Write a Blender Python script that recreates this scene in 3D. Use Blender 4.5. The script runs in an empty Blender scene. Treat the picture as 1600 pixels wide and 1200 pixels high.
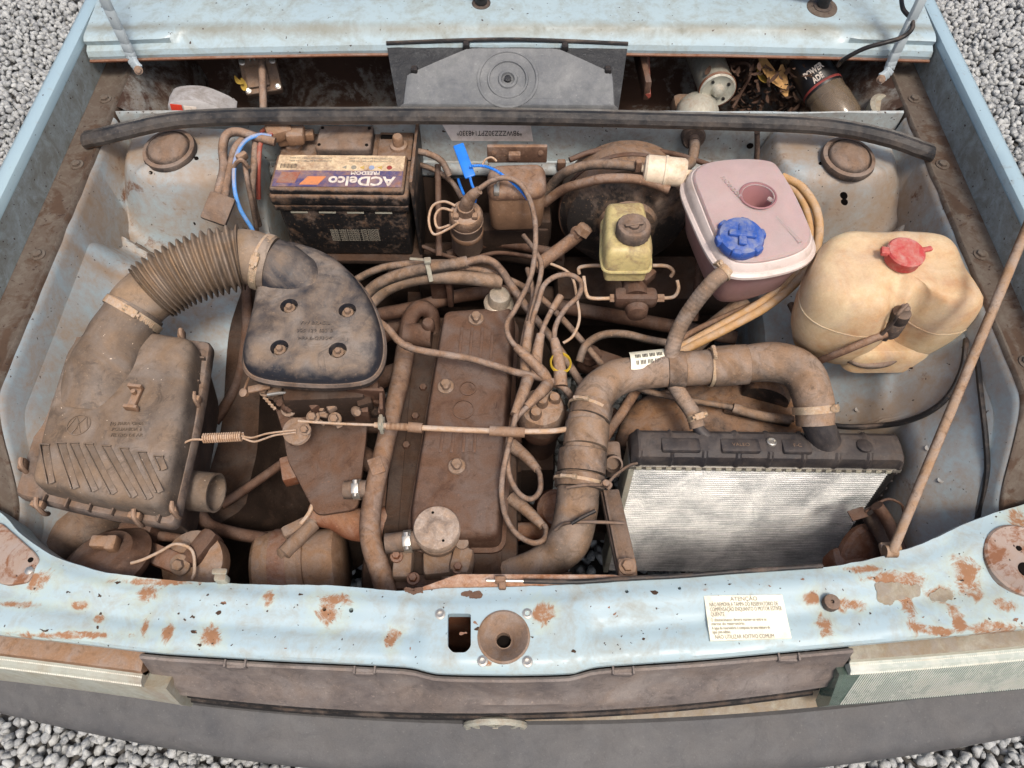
import bpy, bmesh, math, random
from mathutils import Vector, Matrix, noise
R = math.radians
random.seed(7)
scn = bpy.context.scene
COL = scn.collection

# ------------------------------------------------------------ camera, sky, sun, exposure
CAMZ, PITCH, FPX = 1.75, R(58), 1200.0
cam_d = bpy.data.cameras.new('camera'); cam = bpy.data.objects.new('camera', cam_d); COL.objects.link(cam)
cam.location = (0, 0, CAMZ); cam.rotation_euler = (R(90) - PITCH, 0, 0)
cam_d.sensor_width = 36; cam_d.lens = 36 * FPX / 1600; cam_d.clip_start = .02; cam_d.clip_end = 200
scn.camera = cam
SUN_EL, SUN_AZ = R(62), R(160)          # azimuth measured clockwise from +Y
w = bpy.data.worlds.new('World'); scn.world = w; w.use_nodes = True
nt = w.node_tree; bg = nt.nodes['Background']; sky = nt.nodes.new('ShaderNodeTexSky')
sky.sky_type = 'NISHITA'; sky.sun_disc = False; sky.sun_elevation = SUN_EL; sky.sun_rotation = SUN_AZ
sky.air_density = 1.0; sky.dust_density = 6.0; sky.ozone_density = .6
nt.links.new(sky.outputs[0], bg.inputs[0]); bg.inputs[1].default_value = 0.098
sd = bpy.data.lights.new('sun', 'SUN'); so = bpy.data.objects.new('sun', sd); COL.objects.link(so)
sd.energy = 1.5; sd.angle = R(12); sd.color = (1, .93, .83)
so.rotation_euler = (R(90) - SUN_EL, 0, math.pi - SUN_AZ)
so.location = (0, 0, 5)
scn.view_settings.view_transform = 'Standard'; scn.view_settings.look = 'None'
scn.view_settings.exposure = 0.68; scn.view_settings.gamma = 1.0; scn.view_settings.use_curve_mapping = False

# ------------------------------------------------------------ measuring helpers
CP, SP = math.cos(PITCH), math.sin(PITCH)
def ray(px, py):
    u = (px - 800) / FPX; v = (600 - py) / FPX
    return Vector((u, CP + v * SP, -SP + v * CP))
def W(px, py, z):
    d = ray(px, py); return Vector((0, 0, CAMZ)) + d * ((z - CAMZ) / d.z)
def WY(px, py, y):
    d = ray(px, py); return Vector((0, 0, CAMZ)) + d * (y / d.y)
def C(r, g, b, k=1.0):
    def f(c):
        c /= 255.; return (c / 12.92 if c <= .04045 else ((c + .055) / 1.055) ** 2.4) * k
    return (f(r), f(g), f(b), 1)

# ------------------------------------------------------------ materials
def N(nt, t, **kw):
    n = nt.nodes.new(t)
    for k, v in kw.items():
        if k in n.bl_rna.properties: setattr(n, k, v)
        else: n.inputs[k].default_value = v
    return n
def base_mat(name):
    m = bpy.data.materials.new(name); m.use_nodes = True
    nt = m.node_tree; b = nt.nodes['Principled BSDF']
    return m, nt, b
def nz(nt, scale, detail=4, rough=.6, vec=None, dist=0.0):
    n = N(nt, 'ShaderNodeTexNoise', Scale=scale, Detail=detail, Roughness=rough, Distortion=dist)
    if vec: nt.links.new(vec, n.inputs['Vector'])
    return n.outputs['Fac']
def mp(nt, x, a, b, c=0.0, d=1.0):
    n = N(nt, 'ShaderNodeMapRange'); n.inputs[1].default_value = a; n.inputs[2].default_value = b
    n.inputs[3].default_value = c; n.inputs[4].default_value = d
    nt.links.new(x, n.inputs[0]); return n.outputs[0]
def ma(nt, op, a, b):
    n = N(nt, 'ShaderNodeMath', operation=op)
    for i, x in enumerate((a, b)):
        if isinstance(x, (int, float)): n.inputs[i].default_value = x
        else: nt.links.new(x, n.inputs[i])
    return n.outputs[0]
def mix(nt, f, a, b, blend='MIX'):
    n = N(nt, 'ShaderNodeMix', data_type='RGBA', blend_type=blend)
    for i, x in ((0, f), (6, a), (7, b)):
        if isinstance(x, (int, float)): n.inputs[i].default_value = x
        elif isinstance(x, tuple): n.inputs[i].default_value = x
        else: nt.links.new(x, n.inputs[i])
    return n.outputs[2]
def bump(nt, b, h, s, d=.002):
    n = N(nt, 'ShaderNodeBump', Strength=s, Distance=d); nt.links.new(h, n.inputs['Height'])
    nt.links.new(n.outputs[0], b.inputs['Normal'])
DUST = C(161, 127, 101); DUSTD = C(123, 91, 73)
def dusty(name, base, dust=DUST, amt=.5, up=.35, rough=.75, metal=0.0, scale=14, grain=.35, bmp=.35, sharp=.22, spec=.35, drough=.95, speck=0.0, stain=.6):
    m, nt, b = base_mat(name); L = nt.links
    tc = N(nt, 'ShaderNodeTexCoord').outputs['Object']
    g = N(nt, 'ShaderNodeNewGeometry'); sx = N(nt, 'ShaderNodeSeparateXYZ'); L.new(g.outputs['Normal'], sx.inputs[0])
    upf = mp(nt, sx.outputs[2], -.1, 1, -up, up)
    n1 = nz(nt, scale, 6, .65, tc, .6); n2 = nz(nt, scale * 5, 4, .7, tc)
    s = ma(nt, 'ADD', ma(nt, 'MULTIPLY', ma(nt, 'SUBTRACT', n1, .5), 1.5), ma(nt, 'MULTIPLY', ma(nt, 'SUBTRACT', n2, .5), .6))
    s = ma(nt, 'ADD', ma(nt, 'ADD', s, upf), amt)
    f = mp(nt, s, .5 - sharp, .5 + sharp)
    gr = nz(nt, 420, 3, .7, tc); g2 = nz(nt, scale * 1.7, 5, .6, tc, 1.0)
    dgrey = tuple(.55 * c + .45 * (dust[0] + dust[1] + dust[2]) / 3 * 1.12 for c in dust[:3]) + (1,)
    d2 = mix(nt, mp(nt, g2, .38, .62), dust, dgrey)
    col = mix(nt, f, base, d2)
    stn = nz(nt, scale * 3.1, 6, .72, tc, 1.6)
    col = mix(nt, mp(nt, stn, .53, .72, 0, stain), col, tuple(c * .62 for c in base[:3]) + (1,))
    col = mix(nt, mp(nt, nz(nt, 230, 2, .5, tc), .64, .76, 0, .45 * min(1, grain * 3)), col, tuple(min(1, c * 1.5) for c in dust[:3]) + (1,))
    v = ma(nt, 'ADD', ma(nt, 'MULTIPLY', ma(nt, 'SUBTRACT', gr, .5), grain * 1.6), ma(nt, 'MULTIPLY', ma(nt, 'SUBTRACT', g2, .5), grain * 2.2))
    v = ma(nt, 'ADD', v, 1.0)
    vm = N(nt, 'ShaderNodeMix', data_type='RGBA', blend_type='MULTIPLY'); vm.inputs[0].default_value = 1
    L.new(col, vm.inputs[6]); cc = N(nt, 'ShaderNodeCombineColor')
    for i in range(3): L.new(v, cc.inputs[i])
    L.new(cc.outputs[0], vm.inputs[7]); col = vm.outputs[2]
    if speck:
        sp = mp(nt, nz(nt, 170, 2, .5, tc), .72 - speck, .75 - speck)
        col = mix(nt, sp, col, C(205, 185, 165))
    L.new(col, b.inputs['Base Color'])
    L.new(mp(nt, f, 0, 1, rough, drough), b.inputs['Roughness'])
    if metal: L.new(mp(nt, f, 0, 1, metal, 0), b.inputs['Metallic'])
    b.inputs['Specular IOR Level'].default_value = spec
    bump(nt, b, ma(nt, 'ADD', ma(nt, 'MULTIPLY', gr, .5), ma(nt, 'MULTIPLY', n2, 1.0)), bmp, .0015)
    return m
def paint(name, base, rust=.3, dirt=.35, rough=.35, rustcol=C(150, 88, 55), dirtcol=C(120, 95, 75), scale=7, chips=.5, spots=(), dusts=()):
    m, nt, b = base_mat(name); L = nt.links
    tc = N(nt, 'ShaderNodeTexCoord').outputs['Object']
    n0 = nz(nt, scale * .6, 4, .6, tc); n1 = nz(nt, scale, 7, .62, tc, 1.2); n2 = nz(nt, scale * 2.6, 6, .7, tc, .8)
    n3 = nz(nt, 60, 5, .75, tc); n4 = nz(nt, 140, 2, .5, tc)
    col = mix(nt, mp(nt, n0, .3, .7), base, tuple(c * k for c, k in zip(base[:3], (1.12, 1.08, 1.02))) + (1,))
    d = mp(nt, ma(nt, 'ADD', ma(nt, 'MULTIPLY', n2, .6), ma(nt, 'MULTIPLY', n3, .4)), .62 - dirt * .4, .82 - dirt * .28)
    col = mix(nt, ma(nt, 'MULTIPLY', d, .85), col, dirtcol)
    rr = mp(nt, ma(nt, 'ADD', ma(nt, 'MULTIPLY', n1, .75), ma(nt, 'MULTIPLY', n3, .25)), .70 - rust * .35, .76 - rust * .33)
    gp = N(nt, 'ShaderNodeNewGeometry').outputs['Position']; wn = nz(nt, 34, 8, .75, gp, .8)
    def spotmask(lst, soft, amp=5.0):
        acc = None
        for (x, y, rx, ry, st_) in lst:
            mpn = N(nt, 'ShaderNodeMapping', vector_type='POINT'); L.new(gp, mpn.inputs[0])
            mpn.inputs['Location'].default_value = (-x / rx, -y / ry, 0); mpn.inputs['Scale'].default_value = (1 / rx, 1 / ry, 0)
            ln = N(nt, 'ShaderNodeVectorMath', operation='LENGTH'); L.new(mpn.outputs[0], ln.inputs[0])
            d_ = ma(nt, 'ADD', ln.outputs['Value'], ma(nt, 'MULTIPLY', ma(nt, 'SUBTRACT', wn, .5), amp))
            k_ = mp(nt, d_, 1.0 + soft, 1.0 - soft, 0, st_); acc = k_ if acc is None else ma(nt, 'MAXIMUM', acc, k_)
        return acc
    if dusts: col = mix(nt, spotmask(dusts, .8, 2.6), col, mix(nt, n3, dirtcol, tuple(c * .8 for c in dirtcol[:3]) + (1,)))
    if spots: rr = ma(nt, 'MAXIMUM', rr, ma(nt, 'MULTIPLY', mp(nt, n3, .36, .5, .35, 1.0), spotmask([(a_, b_, c_ * .85, d_ * .85, .95) for a_, b_, c_, d_, e_ in spots], .26)))
    rc = mix(nt, n3, rustcol, tuple(c * .6 for c in rustcol[:3]) + (1,))
    halo = ma(nt, 'MULTIPLY', spotmask([(a_, b_, c_ * 1.5, d_ * 1.5, .45) for a_, b_, c_, d_, e_ in spots], .5), 1.0) if spots else None
    if spots: col = mix(nt, halo, col, C(176, 186, 166))
    col = mix(nt, rr, col, rc)
    ch = mp(nt, n4, .735 - chips * .05, .75 - chips * .05)
    col = mix(nt, ch, col, C(60, 45, 40))
    L.new(col, b.inputs['Base Color'])
    L.new(mp(nt, ma(nt, 'MAXIMUM', rr, d), 0, 1, rough, .9), b.inputs['Roughness'])
    b.inputs['Specular IOR Level'].default_value = .45
    bump(nt, b, ma(nt, 'SUBTRACT', n3, ma(nt, 'MULTIPLY', ch, .6)), .18, .001)
    return m
def plain(name, col, rough=.5, metal=0.0, spec=.5, trans=0.0, sss=0.0, alpha=1.0, var=.15, sc=40):
    m, nt, b = base_mat(name)
    tc = N(nt, 'ShaderNodeTexCoord').outputs['Object']; n = nz(nt, sc, 5, .7, tc)
    c = mix(nt, mp(nt, n, .3, .7), tuple(x * (1 - var) for x in col[:3]) + (1,), tuple(min(1, x * (1 + var)) for x in col[:3]) + (1,))
    nt.links.new(c, b.inputs['Base Color'])
    b.inputs['Roughness'].default_value = rough; b.inputs['Metallic'].default_value = metal
    b.inputs['Specular IOR Level'].default_value = spec; b.inputs['Transmission Weight'].default_value = trans
    if sss:
        b.inputs['Subsurface Weight'].default_value = sss; b.inputs['Subsurface Scale'].default_value = .02
        b.inputs['Subsurface Radius'].default_value = (1, .7, .5)
    b.inputs['Alpha'].default_value = alpha
    return m
M = {}
def spx(lst, z): return [(W(x, y, z).x, W(x, y, z).y, rx * .00088, ry * .00092, st_) for x, y, rx, ry, st_ in lst]
PSP = [(1398, 905, 44, 13, .95), (1421, 945, 11, 38, .9), (1432, 978, 22, 9, .8), (1512, 900, 18, 32, .95), (1525, 925, 14, 12, .9), (1330, 942, 26, 10, .8), (1290, 978, 12, 16, .8), (1270, 935, 16, 10, .6), (1498, 965, 11, 24, .8), (1470, 925, 22, 12, .7), (1570, 945, 22, 10, .7), (1350, 890, 30, 7, .7), (1460, 985, 30, 6, .6), (1560, 980, 40, 8, .6), (1590, 815, 16, 22, .7),
       (228, 926, 16, 14, .8), (263, 988, 8, 16, .9), (226, 978, 7, 12, .8), (522, 938, 26, 8, .8), (512, 955, 16, 18, .7), (124, 944, 12, 6, .9), (330, 992, 14, 14, .75), (612, 995, 10, 12, .8), (30, 944, 34, 6, .75), (150, 966, 10, 6, .6), (250, 908, 60, 6, .6), (845, 960, 16, 14, .5), (760, 1036, 14, 4, .7), (420, 935, 8, 10, .6), (60, 905, 22, 16, .6), (110, 992, 70, 5, .6)]
WDU = [(300, 235, 75, 26, .9), (200, 250, 60, 40, .8), (140, 330, 22, 60, .9), (330, 290, 50, 30, .6), (180, 402, 90, 12, .85), (1240, 240, 60, 40, .85), (1320, 300, 70, 30, .55), (1410, 300, 60, 60, .7), (1300, 590, 90, 70, .95), (1340, 690, 90, 60, .9), (1440, 570, 80, 40, .75), (1430, 800, 80, 60, .95), (1480, 700, 40, 90, .7), (100, 760, 40, 60, .5), (350, 500, 40, 80, .7)]
M['paint'] = paint('panel_paint', C(156, 177, 187), rust=.1, dirt=.36, rough=.34, scale=8, chips=.3, dirtcol=C(148, 142, 126), rustcol=C(160, 112, 76), spots=spx(PSP, .745))
M['fender'] = paint('fender_paint', C(150, 174, 187), rust=0, dirt=.15, rough=.3, chips=.1)
M['cowl'] = paint('cowl_paint', C(154, 174, 184), dusts=spx([(x, 66, 120, 10, .8) for x in range(200, 1500, 150)], .9), rust=.05, dirt=.40, rough=.3, dirtcol=C(130, 130, 118), chips=.3)
M['wing'] = paint('wing_paint', C(146, 162, 172), rust=.30, dirt=.58, rough=.42, dusts=spx(WDU, .8), rustcol=C(120, 86, 64), dirtcol=C(150, 126, 102), scale=6, chips=.3)
M['wall'] = paint('bulkhead_paint', C(156, 168, 174), rust=.28, dirt=.5, rough=.45, rustcol=C(105, 78, 62), dirtcol=C(130, 112, 96), scale=9, chips=.9)
M['tray'] = paint('rain_tray_grime', C(128, 138, 142), rust=.75, dirt=.9, rough=.7, rustcol=C(70, 50, 40), dirtcol=C(96, 78, 64), scale=7, chips=1)
M['rail'] = paint('rail_grime', C(112, 108, 101), rust=.55, dirt=1.0, rough=.8, rustcol=C(86, 67, 54), dirtcol=C(83, 70, 61), scale=16, chips=1)
M['seam'] = paint('fender_inner_grime', C(152, 168, 176), rust=.15, dirt=.85, rough=.6, dirtcol=C(110, 108, 100), rustcol=C(104, 84, 70), scale=9, chips=1)
M['rust'] = dusty('rusty_steel', C(114, 71, 49), C(141, 105, 84), amt=.45, scale=20, grain=.4)
M['rustlight'] = dusty('primer_rust', C(158, 108, 76), C(198, 159, 130), amt=.5, up=0, scale=30, grain=.35)
M['engine'] = dusty('engine_brown', C(68, 46, 35), C(105, 78, 62), amt=.46, up=.3, scale=10, grain=.4, bmp=.6)
M['engdark'] = dusty('engine_deep_shade', C(42, 30, 23), C(74, 54, 41), amt=.38, up=.35, scale=10, grain=.45)  # engine brown darkened to paint in the shade deep in the bay
M['alloy'] = dusty('dusty_alloy', C(121, 103, 91), C(141, 113, 90), amt=.5, up=.35, scale=22, grain=.35, rough=.5)
M['tan'] = dusty('tan_dust', C(120, 92, 71), C(148, 117, 92), amt=.5, scale=18, grain=.3)
M['plast'] = dusty('dusty_plastic', C(46, 42, 42), C(130, 106, 88), amt=.55, up=.3, scale=11, grain=.3, sharp=.35, rough=.5)
M['cover'] = dusty('cover_plastic', C(44, 46, 53), C(130, 112, 96), amt=.34, up=.25, scale=9, grain=.22, sharp=.24, rough=.38, speck=.0)
M['box'] = dusty('filterbox_plastic', C(64, 57, 52), C(135, 113, 93), amt=.5, up=.2, scale=9, grain=.25, sharp=.4, rough=.6, speck=-.02)
M['hose'] = dusty('dusty_hose', C(58, 51, 46), C(138, 111, 89), amt=.5, up=.3, scale=18, grain=.35, sharp=.3)
M['hoseb'] = dusty('coolant_hose', C(62, 54, 48), C(146, 118, 94), amt=.60, up=.25, scale=12, grain=.35, sharp=.35)
M['corr'] = dusty('corrugated_hose', C(86, 74, 64), C(153, 128, 103), amt=.6, up=.22, scale=9, grain=.2, sharp=.4)
M['lead'] = dusty('dusty_lead', C(77, 64, 57), C(145, 116, 94), amt=.5, up=.3, scale=26, grain=.35, sharp=.3)
M['pipe'] = dusty('tan_pipe', C(88, 65, 52), C(143, 110, 85), amt=.5, up=.3, scale=20, grain=.35, sharp=.3)
M['rubber'] = dusty('seal_rubber', C(34, 34, 36), C(112, 100, 90), amt=.20, up=-.10, scale=16, grain=.2, sharp=.5, rough=.36)
M['black'] = dusty('black_plastic', C(34, 33, 34), C(102, 84, 71), amt=.22, up=.2, scale=14, grain=.25, rough=.42)
M['tank'] = dusty('radiator_tank', C(49, 48, 51), C(99, 86, 77), amt=.26, up=.15, scale=14, grain=.22, rough=.4, sharp=.4)
M['batt'] = dusty('battery_case', C(29, 28, 29), C(123, 95, 74), amt=.5, up=.3, scale=26, grain=.45, rough=.45, sharp=.2)
M['grille'] = dusty('grille_plastic', C(86, 80, 80), C(140, 126, 116), amt=.42, up=.2, scale=9, grain=.28, sharp=.45, rough=.45)
M['bumper'] = dusty('bumper_plastic', C(74, 75, 78), C(102, 100, 99), amt=.36, up=.1, scale=9, grain=.2, sharp=.5, rough=.5, stain=.35)
M['hcover'] = dusty('heater_cover', C(78, 82, 88), C(128, 130, 130), amt=.46, up=.0, scale=16, grain=.22, sharp=.5, rough=.4, stain=.2)
M['hdark'] = dusty('heater_cover_mesh', C(36, 38, 42), C(80, 82, 84), amt=.26, up=0, scale=30, grain=.35, rough=.5, bmp=.8)
M['arm'] = paint('arm_paint', C(160, 172, 180), rust=.0, dirt=.15, rough=.4, chips=.1)
M['rod'] = dusty('prop_rod', C(104, 80, 62), C(156, 126, 98), amt=.52, scale=20, grain=.3)
M['steel'] = plain('bare_steel', C(190, 186, 178), rough=.35, metal=.8, var=.2)
M['capsteel'] = dusty('oil_cap_steel', C(197, 185, 167), C(151, 123, 101), amt=.28, up=.1, rough=.35, metal=.6, scale=30)
M['clampm'] = dusty('clamp_steel', C(179, 161, 137), C(178, 146, 114), amt=.45, rough=.4, metal=.5, scale=50)
M['void'] = plain('hole_shade_black', C(22, 18, 16), rough=.95, spec=.1)  # near-black: paints shade inside holes, also plain black caps and screws
M['blue'] = plain('blue_plastic', C(38, 118, 212), rough=.35)
M['bluew'] = dusty('blue_wire', C(90, 148, 215), C(150, 150, 165), amt=.3, scale=30, grain=.15)
M['bluecap'] = dusty('blue_cap', C(50, 84, 160), C(126, 132, 156), amt=.24, up=.2, rough=.4, scale=26, grain=.2, stain=.15)
M['redcap'] = dusty('red_cap', C(178, 62, 62), C(190, 122, 106), amt=.42, up=.1, rough=.55, scale=26, grain=.18, stain=.15)
M['redw'] = dusty('red_wire', C(150, 72, 60), C(152, 104, 83), amt=.4, scale=30)
M['yellow'] = dusty('yellow_tape', C(205, 172, 50), C(180, 150, 90), amt=.3, scale=30)
M['sticker'] = dusty('sticker_paper', C(236, 232, 212), C(206, 188, 150), amt=.26, up=0, rough=.5, scale=18, grain=.06, bmp=.05, stain=.15)
M['vin'] = dusty('vin_paper', C(230, 220, 214), C(196, 178, 164), amt=.3, up=0, rough=.5, scale=22, grain=.06, bmp=.05, stain=.15)
M['label'] = dusty('label_cream', C(212, 190, 158), C(146, 110, 82), amt=.42, up=0, rough=.6, scale=34, grain=.16, bmp=.05)
M['labelp'] = dusty('label_purple', C(76, 72, 112), C(156, 112, 88), amt=.42, up=0, rough=.6, scale=26, grain=.16, bmp=.05)
M['labelo'] = dusty('label_orange', C(206, 130, 84), C(160, 112, 84), amt=.36, up=0, rough=.6, scale=30, grain=.1, bmp=.05)
M['ink'] = plain('print_ink', C(70, 64, 60), rough=.6)
M['inkw'] = dusty('white_print', C(214, 204, 194), C(150, 118, 96), amt=.3, up=0, rough=.6, scale=60, grain=.1, bmp=.02, stain=.1)
M['inkr'] = plain('maroon_print', C(140, 60, 55), rough=.6)
M['inkl'] = plain('grey_print', C(140, 134, 122), rough=.7)
M['wash'] = dusty('washer_bottle_plastic', C(214, 194, 158), C(184, 134, 90), amt=.53, up=.02, rough=.4, scale=11, grain=.2, bmp=.2, sharp=.4, stain=.3)
M['res'] = dusty('reservoir_plastic', C(188, 172, 122), C(136, 108, 76), amt=.38, up=.0, rough=.4, scale=30, grain=.2, bmp=.1, stain=.3)
M['filter'] = dusty('fuel_filter_plastic', C(223, 206, 183), C(187, 156, 122), amt=.35, up=.1, rough=.5, scale=30, grain=.1, stain=.15)
for k, ss in (('wash', .35), ('res', .3)):
    b = M[k].node_tree.nodes['Principled BSDF']; b.inputs['Subsurface Weight'].default_value = ss
    b.inputs['Subsurface Scale'].default_value = .03; b.inputs['Subsurface Radius'].default_value = (1, .7, .45)
M['tankp'] = dusty('expansion_plastic', C(200, 174, 172), C(178, 152, 146), amt=.36, up=-.1, rough=.26, scale=7, grain=.12, bmp=.1, sharp=.5, stain=.14)
b = M['tankp'].node_tree.nodes['Principled BSDF']; b.inputs['Subsurface Weight'].default_value = .3; b.inputs['Subsurface Scale'].default_value = .03
b.inputs['Transmission Weight'].default_value = .25
M['tankf'] = dusty('coolant_through_plastic', C(162, 124, 124), C(140, 112, 106), amt=.34, up=0, rough=.3, scale=9, grain=.12, bmp=.1, sharp=.5, stain=.15)
M['ochre'] = dusty('ochre_hose', C(176, 138, 90), C(190, 152, 110), amt=.45, scale=22, grain=.15)
M['green'] = plain('leaf_dry', C(168, 130, 82), rough=.8, var=.35, sc=60)
M['leafy'] = plain('leaf_yellow', C(168, 140, 62), rough=.8, var=.3, sc=60)
M['grot'] = plain('leaf_litter', C(70, 50, 38), rough=.95, var=.5, sc=90)
M['motor'] = dusty('motor_zinc', C(176, 176, 164), C(151, 132, 111), amt=.36, up=.1, rough=.45, metal=.35, scale=30, grain=.2)
M['clear'] = plain('clear_bottle', C(176, 156, 132), rough=.12, trans=.72, spec=.6, var=.2, sc=20)
M['bottle'] = dusty('grey_bottle', C(168, 166, 166), C(128, 120, 114), amt=.25, rough=.35, scale=20, grain=.1)
M['redlab'] = plain('red_label', C(196, 62, 42), rough=.45)
M['blklab'] = plain('black_label', C(24, 22, 24), rough=.4)
M['lens'] = dusty('headlight_glass', C(176, 184, 176), C(200, 200, 186), amt=.4, up=0, rough=.15, scale=16, grain=.08, bmp=.05, spec=.6, stain=.15)
M['lensg'] = plain('headlight_glass_front', C(120, 140, 130), rough=.1, trans=.55, spec=.6, var=.15)
M['lensl'] = dusty('weathered_lens', C(168, 172, 162), C(150, 138, 116), amt=.42, up=0, rough=.28, scale=9, grain=.15, bmp=.1, stain=.3)
M['lip'] = dusty('pale_lip', C(162, 160, 146), C(140, 126, 106), amt=.36, scale=24, grain=.2)
M['boot'] = dusty('dusty_boot', C(90, 71, 59), C(155, 123, 97), amt=.52, scale=30, grain=.35, sharp=.35)
M['wire'] = dusty('thin_wire', C(161, 129, 103), C(186, 156, 128), amt=.5, scale=30, grain=.15)
M['iron'] = dusty('manifold_rust', C(126, 79, 56), C(149, 108, 81), amt=.45, scale=16, grain=.35)
M['fan'] = dusty('fan_shroud', C(41, 38, 37), C(134, 100, 73), amt=.5, up=.25, scale=14, grain=.35, sharp=.25, rough=.5)
def core_mat():
    m, nt, b = base_mat('radiator_core'); L = nt.links
    tc = N(nt, 'ShaderNodeTexCoord'); mpn = N(nt, 'ShaderNodeMapping'); L.new(tc.outputs['Object'], mpn.inputs[0])
    mpn.inputs['Scale'].default_value = (5, 110, 110)
    st = nz(nt, 3.0, 6, .7, mpn.outputs[0], .4)
    n2 = nz(nt, 14, 5, .7, tc.outputs['Object'], .5); n3 = nz(nt, 420, 2, .5, tc.outputs['Object'])
    v = ma(nt, 'ADD', ma(nt, 'MULTIPLY', st, .42), ma(nt, 'ADD', ma(nt, 'MULTIPLY', n2, .62), ma(nt, 'MULTIPLY', n3, .12)))
    col = mix(nt, mp(nt, v, .42, .66), C(140, 146, 150), C(252, 252, 250))
    col = mix(nt, mp(nt, n2, .62, .74, 0, .35), col, C(150, 130, 105))
    L.new(col, b.inputs['Base Color']); b.inputs['Metallic'].default_value = .1; b.inputs['Roughness'].default_value = .4
    wv = N(nt, 'ShaderNodeTexWave', Scale=105.0, Distortion=.6, wave_type='BANDS', bands_direction='X'); L.new(tc.outputs['Object'], wv.inputs[0])
    bump(nt, b, ma(nt, 'ADD', ma(nt, 'MULTIPLY', wv.outputs['Fac'], .8), ma(nt, 'MULTIPLY', st, 1.2)), .32, .002)
    return m
M['core'] = core_mat()
def gravel_mat():
    m, nt, b = base_mat('crushed_stone'); L = nt.links
    g = N(nt, 'ShaderNodeNewGeometry'); tc = N(nt, 'ShaderNodeTexCoord').outputs['Object']
    r = N(nt, 'ShaderNodeValToRGB'); e = r.color_ramp.elements
    e[0].position = 0; e[0].color = C(88, 90, 95); e[1].position = 1; e[1].color = C(168, 170, 170)
    x = e.new(.5); x.color = C(126, 129, 132)
    L.new(g.outputs['Random Per Island'], r.inputs[0])
    n = nz(nt, 70, 5, .7, tc); n2 = nz(nt, 300, 3, .6, tc)
    c = mix(nt, mp(nt, n, .35, .7), r.outputs[0], C(190, 192, 190))
    c = mix(nt, mp(nt, n2, .55, .75, 0, .5), c, C(80, 80, 82))
    L.new(c, b.inputs['Base Color']); b.inputs['Roughness'].default_value = .85
    bump(nt, b, ma(nt, 'ADD', n, ma(nt, 'MULTIPLY', n2, .4)), .5, .004)
    return m
M['gravel'] = gravel_mat()
M['ground'] = plain('stone_dust', C(84, 82, 80), rough=.95, var=.35, sc=60)

# ------------------------------------------------------------ geometry helpers (all return (verts, faces) in world space)
def J(*gs):
    v, f = [], []
    for a, b in gs:
        o = len(v); v += [tuple(p) for p in a]; f += [tuple(i + o for i in q) for q in b]
    return v, f
def catm(pts, n, closed=False):
    k = len(pts); out = []
    rng = k if closed else k - 1
    for i in range(rng):
        if closed: p = [pts[(i + j - 1) % k] for j in range(4)]
        else: p = [pts[max(0, i - 1)], pts[i], pts[i + 1], pts[min(k - 1, i + 2)]]
        for s in range(n):
            t = s / n; a, b_, c, d = p
            out.append(a * (-.5 * t + t * t - .5 * t ** 3) + b_ * (1 - 2.5 * t * t + 1.5 * t ** 3) + c * (.5 * t + 2 * t * t - 1.5 * t ** 3) + d * (-.5 * t * t + .5 * t ** 3))
    if not closed: out.append(pts[-1].copy())
    return out
def tube(pts, r, seg=10, n=8, caps=True, rf=None, flat=1.0):
    pts = [Vector(p) for p in pts]
    rs = r if isinstance(r, (list, tuple)) else [r] * len(pts)
    P = catm(pts, n); RR = []
    for i in range(len(P)):
        t = i / n; a = min(int(t), len(rs) - 2) if len(rs) > 1 else 0; q = t - a
        q = q * q * (3 - 2 * q); RR.append(rs[a] * (1 - q) + rs[min(a + 1, len(rs) - 1)] * q)
    if rf:
        Ls = [0]
        for i in range(1, len(P)): Ls.append(Ls[-1] + (P[i] - P[i - 1]).length)
        RR = [q * rf(s / Ls[-1]) for q, s in zip(RR, Ls)]
    v, f = [], []; up = None
    for i, p in enumerate(P):
        t = (P[min(i + 1, len(P) - 1)] - P[max(i - 1, 0)]).normalized()
        if up is None: up = t.orthogonal().normalized()
        up = (up - t * up.dot(t)); up = up.normalized() if up.length > 1e-6 else t.orthogonal().normalized()
        s = t.cross(up)
        for k in range(seg):
            a = 2 * math.pi * k / seg; v.append(p + up * math.cos(a) * RR[i] * flat + s * math.sin(a) * RR[i])
    for i in range(len(P) - 1):
        for k in range(seg):
            a, b_ = i * seg + k, i * seg + (k + 1) % seg; f.append((a, b_, b_ + seg, a + seg))
    if caps: f.append(tuple(range(seg))[::-1]); f.append(tuple((len(P) - 1) * seg + k for k in range(seg)))
    return v, f
def TP(pts, r, **kw): return tube([W(*p) for p in pts], r, **kw)
def lathe(prof, c, axis=(0, 0, 1), seg=28, wob=0, nrib=0, cap0=True):
    q = Vector(axis).to_track_quat('Z', 'Y'); c = Vector(c); v, f = [], []
    for r, h in prof:
        for k in range(seg):
            a = 2 * math.pi * k / seg; rr = r * (1 + (wob * math.cos(nrib * a) if wob else 0))
            v.append(c + q @ Vector((rr * math.cos(a), rr * math.sin(a), h)))
    m = len(prof)
    for i in range(m - 1):
        for k in range(seg):
            a, b_ = i * seg + k, i * seg + (k + 1) % seg; f.append((a, b_, b_ + seg, a + seg))
    if prof[0] == prof[-1]: return v, f
    if cap0 and prof[0][0] > 1e-5: f.append(tuple(range(seg))[::-1])
    if prof[-1][0] > 1e-5: f.append(tuple((m - 1) * seg + k for k in range(seg)))
    return v, f
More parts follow.
